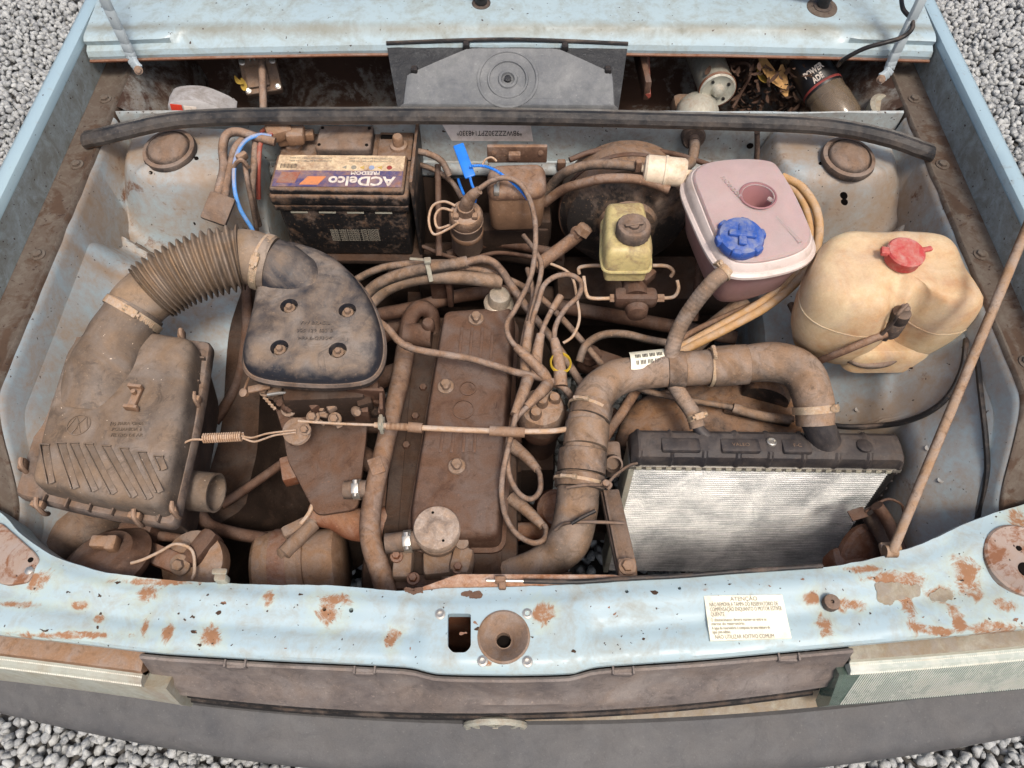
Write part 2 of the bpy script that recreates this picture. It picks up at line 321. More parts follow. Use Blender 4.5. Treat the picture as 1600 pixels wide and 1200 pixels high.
def rbox(c, size, r=.004, rot=None, seg=2):
    bm = bmesh.new(); bmesh.ops.create_cube(bm, size=1)
    for q in bm.verts: q.co = Vector((q.co.x * size[0], q.co.y * size[1], q.co.z * size[2]))
    r = min(r, min(size) * .45)
    if r > 0: bmesh.ops.bevel(bm, geom=list(bm.edges), offset=r, segments=seg, profile=.5, affect='EDGES')
    bm.verts.index_update()
    mt = Matrix.Translation(Vector(c))
    if rot is not None: mt = mt @ (Matrix.Rotation(rot, 4, 'Z') if isinstance(rot, (int, float)) else rot.to_4x4())
    v = [mt @ q.co for q in bm.verts]; f = [tuple(x.index for x in p.verts) for p in bm.faces]; bm.free()
    return v, f
def bar(a, b, wd, th, r=.002, up=(0, 0, 1)):
    a, b = Vector(a), Vector(b); x = (b - a); L = x.length; x.normalize()
    y = Vector(up).cross(x); y = y.normalized() if y.length > 1e-6 else Vector((0, 1, 0)); z = x.cross(y)
    return rbox((a + b) / 2, (L, wd, th), r, Matrix((x, y, z)).transposed())
def rpoly(pts, r, n=5):
    pts = [Vector((p[0], p[1])) for p in pts]; k = len(pts); out = []
    rs = r if isinstance(r, (list, tuple)) else [r] * k
    for i in range(k):
        p, a, b = pts[i], pts[i - 1], pts[(i + 1) % k]
        da, db = (a - p), (b - p); q = min(rs[i], da.length * .48, db.length * .48)
        s, e = p + da.normalized() * q, p + db.normalized() * q
        for j in range(n + 1):
            t = j / n; out.append(s * (1 - t) ** 2 + p * 2 * t * (1 - t) + e * t * t)
    return out
def area2(o): return sum(o[i - 1].x * o[i].y - o[i].x * o[i - 1].y for i in range(len(o)))
def inset(o, d):
    sg = 1 if area2(o) > 0 else -1; k = len(o); out = []
    for i in range(k):
        t = (o[(i + 1) % k] - o[i - 1]); t = t.normalized() if t.length > 1e-9 else Vector((1, 0))
        out.append(o[i] + Vector((-t.y, t.x)) * d * sg)
    return out
def ins2(o, d):
    """offset by the normals for small steps, then shrink about the middle so that corners never cross"""
    if d <= .006: return inset(o, d)
    q = inset(o, .006); c = sum(q, Vector((0, 0))) / len(q); m = sum((p - c).length for p in q) / len(q)
    k = max(.05, 1 - (d - .006) / m); return [c + (p - c) * k for p in q]
def stack(o, rings, dz=None):
    """o: closed XY outline; rings: (inset, z) from bottom to top"""
    if area2(o) < 0: o = o[::-1]
    v, f = [], []; k = len(o); z0, z1 = rings[0][1], rings[-1][1]
    for d, z in rings:
        for p in ins2(o, d): v.append(Vector((p.x, p.y, z + (dz(p.x, p.y) if dz else 0))))
    for i in range(len(rings) - 1):
        for j in range(k):
            a, b = i * k + j, i * k + (j + 1) % k; f.append((a, b, b + k, a + k))
    t = (len(rings) - 1) * k
    for base, z, rev in ((0, z0, 1), (t, z1, 0)):
        c = sum((v[base + j] for j in range(k)), Vector((0, 0, 0))) / k; v.append(c); ci = len(v) - 1
        for j in range(k): f.append((ci, base + (j + 1) % k, base + j) if rev else (ci, base + j, base + (j + 1) % k))
    return v, f
def OL(pts, z, r=None, n=5):
    o = [W(p[0], p[1], z).to_2d() for p in pts]
    return rpoly(o, r, n) if r else o
def OS(pts, z, n=6): return catm([W(p[0], p[1], z).to_2d() for p in pts], n, True)
def sheet(fn, nu, nv):
    v = [Vector(fn(i / nu, j / nv)) for i in range(nu + 1) for j in range(nv + 1)]
    f = [(i * (nv + 1) + j, (i + 1) * (nv + 1) + j, (i + 1) * (nv + 1) + j + 1, i * (nv + 1) + j + 1) for i in range(nu) for j in range(nv)]
    return v, f
def hexbolt(c, r, h, axis=(0, 0, 1), washer=1.5):
    return J(lathe([(r * washer, 0), (r * washer, h * .3), (r * washer * .92, h * .36)], c, axis, 18), lathe([(r, h * .3), (r, h * .9), (r * .85, h)], c, axis, 6))

# ------------------------------------------------------------ object helpers
WL = {}
def mk(name, geo, mat, parent=None, ang=38, base=False):
    v, f = geo; v = [Vector(p) for p in v]
    lo = Vector([min(p[i] for p in v) for i in range(3)]); hi = Vector([max(p[i] for p in v) for i in range(3)])
    c = (lo + hi) / 2
    if parent is None: c.z = lo.z
    me = bpy.data.meshes.new(name); me.from_pydata([p - c for p in v], [], f); me.update()
    bm = bmesh.new(); bm.from_mesh(me); bmesh.ops.recalc_face_normals(bm, faces=list(bm.faces)); bm.to_mesh(me); bm.free()
    for p in me.polygons: p.use_smooth = True
    me.set_sharp_from_angle(angle=R(ang))
    me.materials.append(M[mat] if isinstance(mat, str) else mat)
    o = bpy.data.objects.new(name, me); COL.objects.link(o); WL[o.name] = c.copy()
    if parent: o.parent = parent; o.location = c - WL[parent.name]
    else: o.location = c
    return o
def tag(o, label, cat, group=None):
    o['label'] = label; o['category'] = cat
    if group: o['group'] = group
    return o
def thing(name, label, cat, loc, group=None):
    o = bpy.data.objects.new(name, None); COL.objects.link(o); o.location = Vector(loc); WL[o.name] = Vector(loc)
    o.empty_display_size = .05
    return tag(o, label, cat, group)
def solo(name, label, cat, geo, mat, group=None, ang=38): return tag(mk(name, geo, mat, None, ang), label, cat, group)
def hose(name, label, cat, pts, r, mat='hose', group=None, **kw): return solo(name, label, cat, TP(pts, r, **kw), mat, group)
def text(s, org, size, ax, ay, mat, parent, name='lettering', align='CENTER', thick=.0004, xs=1.0, bold=0.0):
    cu = bpy.data.curves.new('t', 'FONT'); cu.body = s; cu.size = size; cu.align_x = align; cu.align_y = 'CENTER'
    cu.extrude = thick; cu.resolution_u = 3; cu.offset = bold
    t = bpy.data.objects.new('t', cu); COL.objects.link(t)
    bpy.context.view_layer.update()
    me = bpy.data.meshes.new_from_object(t.evaluated_get(bpy.context.evaluated_depsgraph_get()))
    bpy.data.objects.remove(t); bpy.data.curves.remove(cu)
    ax = Vector(ax).normalized(); ay = Vector(ay).normalized(); az = ax.cross(ay); org = Vector(org)
    v = [org + ax * q.co.x * xs + ay * q.co.y + az * q.co.z for q in me.vertices]; f = [tuple(p.vertices) for p in me.polygons]
    bpy.data.meshes.remove(me)
    return mk(name, (v, f), mat, parent, 30)
def clamp(c, axis, r, parent, sa=0.0, wd=.011, mat='clampm'):
    ax = Vector(axis).normalized(); q = ax.to_track_quat('Z', 'Y'); c = Vector(c)
    th = .0016
    band = mk('hose_clamp', lathe([(r, -wd / 2), (r + th, -wd / 2), (r + th, wd / 2), (r, wd / 2), (r, -wd / 2)], c, ax, 32), mat, parent)
    e = q @ Vector((math.cos(sa), math.sin(sa), 0)); t = ax.cross(e)
    p = c + e * (r + .004)
    mk('clamp_screw', J(rbox(p, (.016, wd * 1.05, .007), .0015, Matrix((t, ax, e)).transposed()), lathe([(.0042, -.013), (.0042, -.007), (.003, -.007), (.003, .012)], p, t, 8)), mat, band)
    rib = J(*[rbox(c + (q @ Vector((math.cos(sa + .25 + .07 * k), math.sin(sa + .25 + .07 * k), 0))) * (r + th), (.0012, wd * .6, .0012), 0, Matrix((ax.cross(q @ Vector((math.cos(sa + .25 + .07 * k), math.sin(sa + .25 + .07 * k), 0))), ax, q @ Vector((math.cos(sa + .25 + .07 * k), math.sin(sa + .25 + .07 * k), 0)))).transposed()) for k in range(9)])
    mk('clamp_teeth', rib, mat, band)
    return band
def copyo(o, loc, parent):
    c = o.copy(); COL.objects.link(c); c.parent = parent; c.location = Vector(loc) - WL[parent.name]; WL[c.name] = Vector(loc); return c

M['servo'] = dusty('servo_drum', C(44, 41, 40), C(140, 110, 86), amt=.52, up=.35, scale=14, grain=.35, rough=.4)
M['ribw'] = dusty('lens_flutes', C(214, 214, 202), C(190, 180, 158), amt=.4, up=0, rough=.25, scale=12, grain=.1, bmp=.05, stain=.15)

M['pumpcap'] = dusty('pump_cap', C(138, 122, 110), C(176, 150, 128), amt=.5, up=.0, scale=40, grain=.35, rough=.45)
M['tankin'] = dusty('coolant_well', C(150, 108, 110), C(130, 98, 96), amt=.3, up=0, rough=.3, scale=12, grain=.1, bmp=.1, stain=.15)
M['tankrim'] = dusty('expansion_rim', C(206, 192, 186), C(176, 156, 142), amt=.3, up=0, rough=.35, scale=16, grain=.1, bmp=.1, stain=.15)

M['mount'] = paint('mount_plate', C(150, 138, 132), rust=.6, dirt=.6, rough=.5, rustcol=C(140, 96, 70), dirtcol=C(150, 128, 112), scale=18, chips=.8)

# ============================================================ SETTING
import numpy as np
gz = 200.0
g = mk('ground', ([(-gz, -gz, 0), (gz, -gz, 0), (gz, gz, 0), (-gz, gz, 0)], [(0, 1, 2, 3)]), 'ground'); g['kind'] = 'structure'
def gravel():
    rng = np.random.default_rng(5); kinds = []
    for k in range(18):
        bm = bmesh.new()
        for i in range(22):
            p = Vector(rng.normal(size=3)).normalized() * float(rng.uniform(.82, 1.0))
            bm.verts.new((p.x * (1 + .35 * (k % 3) / 2), p.y, p.z * .78))
        rr = bmesh.ops.convex_hull(bm, input=list(bm.verts))
        bmesh.ops.delete(bm, geom=[x for x in bm.verts if not x.link_faces], context='VERTS')
        bmesh.ops.triangulate(bm, faces=list(bm.faces)); bm.verts.index_update()
        kinds.append((np.array([v.co[:] for v in bm.verts]), np.array([[v.index for v in f.verts] for f in bm.faces]))); bm.free()
    V, F, off = [], [], 0
    def put(x, y, z, s):
        nonlocal off
        v, f = kinds[rng.integers(len(kinds))]
        q = rng.normal(size=4); q /= np.linalg.norm(q); a, b, c, d = q
        m = np.array([[1 - 2 * (c * c + d * d), 2 * (b * c - a * d), 2 * (b * d + a * c)], [2 * (b * c + a * d), 1 - 2 * (b * b + d * d), 2 * (c * d - a * b)], [2 * (b * d - a * c), 2 * (c * d + a * b), 1 - 2 * (b * b + c * c)]])
        V.append(v @ m.T * s + (x, y, z)); F.append(f + off); off += len(v)
    sp = .0195
    def fill(x0, x1, y0, y1, keep, spc, lay):
        ny = int((y1 - y0) / spc); nx = int((x1 - x0) / spc)
        for L in range(lay):
            for i in range(nx):
                for j in range(ny):
                    x = x0 + (i + rng.uniform(-.1, 1.1)) * spc; y = y0 + (j + rng.uniform(-.1, 1.1)) * spc
                    if keep(x, y): put(x, y, .010 + L * .014 + rng.uniform(-.004, .007), spc * rng.uniform(.42, .78))
    # the open ground each side of the car, the strip in front of it and the ground below the engine
    fill(-2.2, -.74, .75, 3.0, lambda x, y: x > -(.62 + .50 * y) - .12, sp, 2)
    fill(.74, 2.2, .75, 3.0, lambda x, y: x < (.62 + .50 * y) + .12, sp, 2)
    fill(-1.35, 1.35, -.25, .32, lambda x, y: True, sp, 2)
    fill(-2.3, -1.35, -.5, .75, lambda x, y: True, sp * 1.3, 1); fill(1.35, 2.3, -.5, .75, lambda x, y: True, sp * 1.3, 1); fill(-1.35, 1.35, -.75, -.25, lambda x, y: True, sp * 1.3, 1)
    fill(-1.35, -.8, .32, .75, lambda x, y: True, sp * 1.3, 1); fill(.8, 1.35, .32, .75, lambda x, y: True, sp * 1.3, 1)
    fill(-2.6, -1.5, .75, 3.0, lambda x, y: x <= -(.62 + .50 * y) - .12, sp * 1.5, 1); fill(1.5, 2.6, .75, 3.0, lambda x, y: x >= (.62 + .50 * y) + .12, sp * 1.5, 1)
    fill(-.8, .8, .32, 1.6, lambda x, y: True, sp * 1.15, 1)
    V = np.concatenate(V); F = np.concatenate(F)
    me = bpy.data.meshes.new('gravel'); me.vertices.add(len(V)); me.vertices.foreach_set('co', V.ravel())
    me.loops.add(F.size); me.loops.foreach_set('vertex_index', F.ravel().astype(np.int32))
    me.polygons.add(len(F)); me.polygons.foreach_set('loop_start', np.arange(0, F.size, 3, dtype=np.int32))
    me.polygons.foreach_set('loop_total', np.full(len(F), 3, dtype=np.int32)); me.update(calc_edges=True)
    me.materials.append(M['gravel'])
    o = bpy.data.objects.new('gravel', me); COL.objects.link(o); o['kind'] = 'stuff'
    o['label'] = 'loose grey crushed stone gravel covering the ground around the car'; o['category'] = 'gravel'
    print('gravel tris', len(F))
gravel()

# ============================================================ CAR BODY
X0 = -.004
car = thing('car', 'pale blue car with its hood open, showing a dusty rust-stained engine bay', 'car', (X0, .7, 0))
def zdrop(y): t = max(0, min(1, (.56 - y) / .15)); return -.135 * t * t * (3 - 2 * t)
sm = lambda t: max(0., min(1., t)) ** 2 * (3 - 2 * max(0., min(1., t)))
def nse(x, y, s, seed=0): return noise.noise(Vector((x * s, y * s, seed)))
def apron(u, y, side):
    zi = .53 + .10 * sm((y - .62) / .22); t = max(0, min(1, (u - .46) / .232))
    zo = .80 - .085 * sm((y - .86) / .08)
    if side > 0: zo = .80 - .055 * sm((y - .68) / .07)
    z = zi + (zo - zi) * t ** 2.3
    z += zdrop(y) * t ** 1.2
    # pressed ridges running along the wing
    z += .010 * math.exp(-((u - .625 - .02 * math.sin(y * 9)) / .012) ** 2) * sm((.93 - y) / .08)
    # strut tower
    s = (abs((u - .575) / .150) ** 2.8 + abs((y - 1.085) / .135) ** 2.8) ** (1 / 2.8)
    top = .818 + .010 * math.exp(-(((u - .585) ** 2 + (y - 1.045) ** 2) / .004)) - .05 * max(0, (1.02 - y)) / .1 * .6
    h = 1 - sm((s - .64) / .36)
    groove = -.018 * math.exp(-((s - 1.06) / .035) ** 2)
    lip = .012 * math.exp(-((s - 1.15) / .03) ** 2)
    z = max(z, z + (top - z) * h) + groove + lip
    # two pressed ribs on the tower flank
    d = (u - .66) * .6 + (y - .99) * .8
    z += .008 * h * (math.exp(-((d - .00) / .010) ** 2) + math.exp(-((d + .045) / .012) ** 2)) * sm((u - .60) / .04)
    return z + .0015 * nse(u * side, y, 14)
def uin(y, side):
    return .46 + ((.185 * sm((.66 - y) / .06)) if side > 0 else (.10 * sm((.52 - y) / .08)))
def wing(side):
    ys = [.33 + (1.125 - .33) * i / 150 for i in range(151)]
    v, f = [], []
    for y in ys:
        u0 = uin(y, side); us = [u0 + (.692 - u0) * j / 56 for j in range(57)]
        zc = apron(u0, y, side)
        row = [(u0 - .008, .30), (u0 - .008, zc - .05), (u0 - .007, zc - .012)]
        row += [(u, apron(u, y, side)) for u in us]
        zr = .845 + zdrop(y)
        row += [(.694, min(apron(.69, y, side) + .0, zr - .01)), (.700, zr - .014), (.702, zr - .004), (.706, zr)]
        for u, z in row: v.append((X0 + side * u, y, z))
    k = len(v) // len(ys)
    for i in range(len(ys) - 1):
        for j in range(k - 1): a = i * k + j; f.append((a, a + 1, a + k + 1, a + k))
    return mk('inner_wing', (v, f), 'wing', car, 50)
def rail(side):
    v, f = [], []; n = 130
    for i in range(n + 1):
        y = .36 + (1.30 - .36) * i / n; zr = .845 + zdrop(y)
        prof = [(.704, zr - .02), (.7045, zr + .003), (.7075, zr + .0065), (.711, zr + .0055), (.714, zr + .002), (.735, zr + .001 + .0008 * nse(y, 2, 30)), (.748, zr + .002), (.7575, zr + .004)]
        for q, z in prof: v.append((X0 + side * (q + .0012 * nse(y, 5 + side, 25)), y, z))
    k = len(prof)
    for i in range(n):
        for j in range(k - 1): a = i * k + j; f.append((a, a + 1, a + k + 1, a + k))
    o = mk('wing_rail', (v, f), 'rail', car, 50)
    for y in (.60, .80, 1.00, 1.17):
        mk('bolt', hexbolt((X0 + side * .730, y, .8465 + zdrop(y)), .0075, .007), 'rail', o)
    return o
def fender(side):
    ys = [.31 + (2.1 - .31) * i / 60 for i in range(61)]; v, f = [], []
    for y in ys:
        dz = zdrop(y)
        if y > 1.3: dz += .03 * sm((y - 1.3) / .8)
        if y < .4: inn = .03 * sm((.4 - y) / .28)
        else: inn = 0
        prof = [(.7572, .842), (.7572, .90), (.7575, .918), (.7600, .9245), (.7650, .9265), (.7780, .926), (.7850, .9225), (.7900, .914), (.797, .88), (.806, .80), (.812, .68), (.812, .50), (.800, .40), (.79, .30), (.76, .28)]
        for q, z in prof: v.append((X0 + side * (q - inn), y, z + dz))
    k = len(prof)
    for i in range(len(ys) - 1):
        for j in range(k - 1): a = i * k + j; f.append((a, a + 1, a + k + 1, a + k))
    o = mk('fender', (v, f), 'fender', car, 40)
    iv, jf = [], []
    for y in [.37 + (1.30 - .37) * i / 40 for i in range(41)]:
        inn = .03 * sm((.4 - y) / .28) if y < .4 else 0
        for z in (.849, .88, .912): iv.append((X0 + side * (.7572 - inn - .0015), y, z + zdrop(y)))
    for i in range(40):
        for j in range(2): a = i * 3 + j; jf.append((a, a + 1, a + 4, a + 3))
    mk('fender_inner_face', (iv, jf), 'seam', o)
    return o
for s in (-1, 1):
    wing(s); rail(s); fender(s)
    cp = W(268, 240, .823) if s < 0 else W(1322, 253, .823)
    z0 = apron(abs(cp.x - X0), cp.y, s) - .004
    cap = mk('strut_cap', lathe([(.045, 0), (.047, .006), (.045, .013), (.0385, .0145), (.036, .009), (.0355, .009), (.0345, .016), (.031, .0195), (.02, .0215), (.001, .022)], (cp.x, cp.y, z0), (0.05 * s, -.10, 1), 40), 'plast', car)
    mk('rust_stain_bolt', hexbolt((cp.x - s * .02, cp.y - .12, apron(abs(cp.x - s * .02 - X0), cp.y - .12, s) - .001), .006, .006), 'rust', car)
# near-black discs paint the shade inside a keyhole slot and small wing holes
def blind(px, py, r, z0=.6, side=1, slot=None):
    z = z0
    for _ in range(8):
        p = W(px, py, z); z = apron(abs(p.x - X0), p.y, side)
    p = W(px, py, z)
    e = .004; n = Vector((-(apron(abs(p.x + e - X0), p.y, side) - z) / e, -(apron(abs(p.x - X0), p.y + e, side) - z) / e, 1)).normalized()
    mk('hole_shade', lathe([(r * 1.25, .0002), (r * 1.15, .0022), (r, .0016), (r * .95, .0006), (.0001, .0004)], p, n, 16), 'void', car)
for a in [(1318, 306, .0055), (1319, 316, .005), (1317, 326, .0085), (1372, 617, .003), (1402, 621, .006), (1404, 636, .003), (1430, 682, .0035), (1376, 282, .003), (1282, 256, .0025)]: blind(*a)
for a in [(236, 270, .0025), (307, 248, .003), (303, 350, .002)]: blind(*a, .8, -1)
def onwing(px, py, side, up=0.0):
    z = .72
    for _ in range(12):
        p = W(px, py, z); z = .5 * z + .5 * apron(min(.692, abs(p.x - X0)), p.y, side)
    p = W(px, py, z); p.z += up; return p
for side in (-1, 1):
    pts = []
    for k in range(15):
        a = R(200 + 148 * k / 14); c_, s_ = math.cos(a), math.sin(a); m_ = (abs(c_) ** 2.8 + abs(s_) ** 2.8) ** (-1 / 2.8)
        u, y = .575 + .150 * 1.10 * m_ * c_, 1.085 + .135 * 1.10 * m_ * s_
        if .475 < u < .69: pts.append(Vector((X0 + side * u, y, apron(u, y, side) + .001)))
    mk('sealer_bead', tube(pts, .005, 8, 10, rf=lambda t: 1 + .2 * math.sin(t * 37) * math.sin(t * 91)), 'rail', car)
for side, lst in ((1, [(1340, 640), (1450, 700), (1470, 750), (1500, 620), (1395, 700)]), (-1, [(30, 520), (60, 470), (90, 450), (270, 352)])):
    for x, y in lst: mk('spot_weld', lathe([(.005, -.001), (.0045, .0008), (.003, .0004), (.0002, .0002)], onwing(x, y, side), (-side * .4, 0, 1), 14), 'wing', car)

# bulkhead between engine bay and rain tray
def bulk():
    YB = 1.128
    prof = [(YB - .06, .30), (YB - .01, .45), (YB, .55), (YB - .012, .66), (YB - .012, .735), (YB, .742), (YB + .003, .80), (YB + .003, .836), (YB + .003, .848), (YB + .006, .850), (YB + .009, .846), (YB + .034, .70)]
    return sheet(lambda a, b: (X0 + (-.70 + 1.40 * a), prof[round(b * 11)][0] + .004 * nse(a * 3, b, 4), prof[round(b * 11)][1] + .002 * nse(a, b, 9)), 60, 11)
bh = mk('bulkhead', bulk(), 'wall', car, 30)
mk('bulkhead_lower', sheet(lambda a, b: (X0 - .452 + .904 * a, 1.098 - .05 * b + .012 * nse(a * 6, b * 3, 2), .728 - .60 * b), 50, 18), 'engdark', car)  # dirty sheet, coloured dark for shade; reaches low to keep light out
mk('bulkhead_step', tube([(X0 - .45, 1.112, .735), (X0 - .2, 1.110, .737), (X0 + .2, 1.110, .737), (X0 + .45, 1.112, .735)], .012, 10, 8), 'wall', car)
# rain tray behind it
def traypt(a, b):
    prof = [(1.142, .79), (1.162, .715), (1.175, .70), (1.27, .695), (1.34, .705), (1.375, .735), (1.385, .80), (1.40, .87), (1.42, .915)]
    i = b * 8; k = min(7, int(i)); t = i - k
    y = prof[k][0] * (1 - t) + prof[k + 1][0] * t; z = prof[k][1] * (1 - t) + prof[k + 1][1] * t
    return (X0 - .705 + 1.41 * a, y + .004 * nse(a * 6, b * 3, 2), z + .006 * nse(a * 8, b * 4, 3))
mk('rain_tray', sheet(traypt, 70, 32), 'tray', car, 40)
for s in (-1, 1):
    # side of the rain tray where the hinge arm bolts on
    mk('hinge_well', sheet(lambda a, b: (X0 + s * (.622 + .082 * b ** 3), 1.15 + .25 * a, .68 + .168 * b), 14, 10), 'tray', car)
pass
# cowl panel below the windscreen
def cowlpt(a, b):
    prof = [(1.262, .888), (1.240, .886), (1.2345, .890), (1.233, .897), (1.236, .906), (1.246, .911), (1.262, .921), (1.267, .925), (1.275, .927), (1.32, .931), (1.40, .940), (1.55, .962), (1.75, .995)]
    i = round(b * 12); y, z = prof[i]; x = -.752 + 1.504 * a
    z += .006 * (1 - (x / .75) ** 2)
    if 6 <= i: y += .012 * sm((abs(x) - .58) / .03) * (1 if i < 9 else 0) * (-1.6)
    return (X0 + x, y + .012 * (x / .75) ** 2 * -1, z + .0008 * nse(x, y, 12))
cowl = mk('cowl_panel', sheet(cowlpt, 90, 12), 'cowl', car, 28)
# wiper pivots
for px, py in ((752, 6), (1285, 10)):
    p = W(px, py, .936)
    o = mk('wiper_spindle', lathe([(.017, -.004), (.017, .002), (.011, .003), (.010, .016), (.012, .017), (.012, .024), (.006, .026), (.005, .034), (.0005, .035)], p, (0, -.1, 1), 20), 'black', car)
    mk('spindle_washer', lathe([(.028, -.006), (.027, -.001), (.016, .001)], p, (0, -.1, 1), 28), 'rail', o)
    mk('wiper_arm', bar(p + Vector((0, .0, .03)), p + Vector((-.16 if px < 1000 else -.2, .05, .045)), .016, .010, .004), 'black', o)
# hinge arms going up to the raised hood
for s, a in ((-1, [(219, 110, 1.185), (208, 96, 1.196), (196, 68, 1.203)]), (1, [(1374, 124, 1.185), (1388, 112, 1.196), (1400, 82, 1.203)])):
    p = [WY(*q) for q in a]; top = p[-1] + Vector((s * .004, 0, .45))
    pts = [p[0], p[1], p[2], p[2] * .5 + top * .5, top]
    q = catm([Vector(x) for x in pts], 6)
    geo = J(*[bar(q[i], q[i + 1] + (q[i + 1] - q[i]).normalized() * .003, .021 - .0002 * i, .009, .003, (s * .3, -.95, .1)) for i in range(len(q) - 1)])
    mk('hinge_arm', geo, 'arm', car, 30)
    mk('hinge_bolt', hexbolt(p[0] + Vector((0, -.005, .004)), .005, .006, (-s * .3, -.8, .5)), 'alloy', car)

# the raised hood itself, leaning back above the cowl
hood = thing('car_hood', 'pale blue hood raised on its hinge arms above the engine bay', 'hood', (X0, 1.30, 1.16))
def hoodpt(a, b, o=0.0):
    x = -.74 + 1.48 * a; c = .03 * (1 - (x / .74) ** 2); t = R(66)
    return (X0 + x, 1.30 + (.95 * b) * math.cos(t) + (c + o) * math.sin(t), 1.16 + (.95 * b) * math.sin(t) - (c + o) * math.cos(t))
mk('hood_skin', J(sheet(lambda a, b: hoodpt(a, b), 30, 16), sheet(lambda a, b: hoodpt(a, b, .012), 30, 16)), 'fender', hood)
for a0, a1 in (((.04, .04), (.04, .96)), ((.96, .04), (.96, .96)), ((.04, .05), (.96, .05)), ((.04, .95), (.96, .95)), ((.05, .06), (.5, .94)), ((.95, .06), (.5, .94))):
    mk('hood_brace', tube([Vector(hoodpt(a0[0] * (1 - t) + a1[0] * t, a0[1] * (1 - t) + a1[1] * t, -.006)) for t in (0, .25, .5, .75, 1)], .022, 10, 4), 'arm', hood)

# ------------------------------------------------------------ front panel (slam panel)
ZP = .745
rear = [(-140, 752), (-60, 776), (0, 800), (30, 832), (80, 867), (130, 885), (170, 895), (260, 906), (350, 911), (430, 914), (500, 914), (560, 918), (640, 924), (700, 919), (800, 917), (900, 913), (1000, 907), (1150, 896), (1280, 887), (1340, 878), (1390, 866), (1450, 846), (1500, 822), (1550, 803), (1600, 788), (1660, 770), (1740, 752)]
front = [(-140, 966), (-60, 978), (0, 987), (110, 999), (230, 1013), (330, 1020), (430, 1026), (520, 1030), (600, 1034), (640, 1037), (665, 1043), (690, 1047), (787, 1049), (885, 1047), (910, 1042), (935, 1036), (1000, 1031), (1100, 1024), (1200, 1015), (1330, 1003), (1450, 992), (1600, 978), (1660, 972), (1740, 964)]
def curve_at(pts, z):
    q = catm([W(x, y, z) for x, y in pts], 10); return q
RC, FC = curve_at(rear, ZP), curve_at(front, ZP - .004)
def at_x(cv, x):
    for i in range(len(cv) - 1):
        if cv[i].x <= x <= cv[i + 1].x or i == len(cv) - 2:
            t = (x - cv[i].x) / (cv[i + 1].x - cv[i].x); return cv[i] * (1 - t) + cv[i + 1] * t
def relief(x, y, t):
    c = sm((.115 - abs(x + .012)) / .015)           # pressed latch platform
    z = .0045 * c * sm((t - .12) / .1) * 1.0
    z += -.004 * math.exp(-((x + .50) / .035) ** 2) + .003 * math.exp(-((x + .42) / .03) ** 2)
    z += .004 * math.exp(-((t - .22) / .12) ** 2) * (1 - c) - .004 * math.exp(-((t - .60) / .10) ** 2) * (1 - c)
    z += -.004 * sm((x - .50) / .02) * sm((.62 - x) / .03)
    return z + .0022 * nse(x, y, 9) + .0009 * nse(x, y, 26)
def panel_geo():
    n = 200; v, f = [], []
    for i in range(n + 1):
        x = -.80 + 1.60 * i / n; a, b = at_x(RC, x), at_x(FC, x); dz = 0
        jag = .0012 * nse(x, 1, 60)
        ring = [Vector((x, a.y + .006, ZP - .055 + dz)), Vector((x, a.y + .003, ZP - .012 + dz)), Vector((x, a.y + jag, ZP + dz))]
        for k in range(1, 16):
            t = k / 16; y = a.y * (1 - t) + b.y * t; ring.append(Vector((x, y, ZP + dz + relief(x, y, t) * min(1, t * 8, (1 - t) * 10))))
        ring += [Vector((x, b.y, ZP - .003 + dz)), Vector((x, b.y - .003, ZP - .008 + dz)), Vector((x, b.y - .002, ZP - .022 + dz)), Vector((x, b.y + .010, ZP - .022 + dz)), Vector((x, b.y + .012, ZP - .012 + dz)), Vector((x, a.y - .006, ZP - .012 + dz)), Vector((x, a.y - .003, ZP - .055 + dz))]
        v += ring
    k = len(ring)
    for i in range(n):
        for j in range(k): a, b = i * k + j, i * k + (j + 1) % k; f.append((a, b, b + k, a + k))
    f.append(tuple(range(k))); f.append(tuple(n * k + j for j in range(k))[::-1])
    return v, f
fp = mk('front_panel', panel_geo(), 'paint', car, 32)
def cut(o, geos):
    v, f = J(*geos); me = bpy.data.meshes.new('c'); me.from_pydata([Vector(p) - WL[o.name] for p in v], [], f)
    bm = bmesh.new(); bm.from_mesh(me); bmesh.ops.recalc_face_normals(bm, faces=list(bm.faces)); bm.to_mesh(me); bm.free()
    c = bpy.data.objects.new('c', me); COL.objects.link(c); c.location = o.location; c.parent = o.parent
    md = o.modifiers.new('b', 'BOOLEAN'); md.operation = 'DIFFERENCE'; md.object = c; md.solver = 'EXACT'; md.use_self = True
    bpy.context.view_layer.update()
    nm = bpy.data.meshes.new_from_object(o.evaluated_get(bpy.context.evaluated_depsgraph_get()))
    o.modifiers.clear(); old = o.data; bpy.data.objects.remove(c)
    if len(nm.polygons) > 100:
        o.data = nm
        for p in nm.polygons: p.use_smooth = True
        nm.set_sharp_from_angle(angle=R(32))
    return o
lc = W(787, 996, ZP)
cy = lambda px, py, r: lathe([(r, -.05), (r, .05)], W(px, py, ZP), (0, 0, 1), 20)
cut(fp, [lathe([(.031, -.05), (.031, .05)], lc, (0, 0, 1), 32), stack(OL([(700, 960), (736, 960), (736, 1012), (728, 1021), (708, 1021), (700, 1012)], ZP, .003, 2), [(0, ZP - .06), (0, ZP + .06)]), cy(507, 952, .0026), cy(549, 954, .003), cy(979, 925, .0024), cy(1061, 920, .0022)])
lat = mk('latch_socket', lathe([(.0345, .001), (.0335, .0055), (.031, .007), (.029, .005), (.026, .0015), (.018, -.006), (.013, -.014), (.0105, -.017), (.0095, -.016), (.0095, -.03), (.0115, -.03), (.0135, -.018), (.02, -.009), (.0345, .001)], lc, (0, 0, 1), 40), 'alloy', fp)
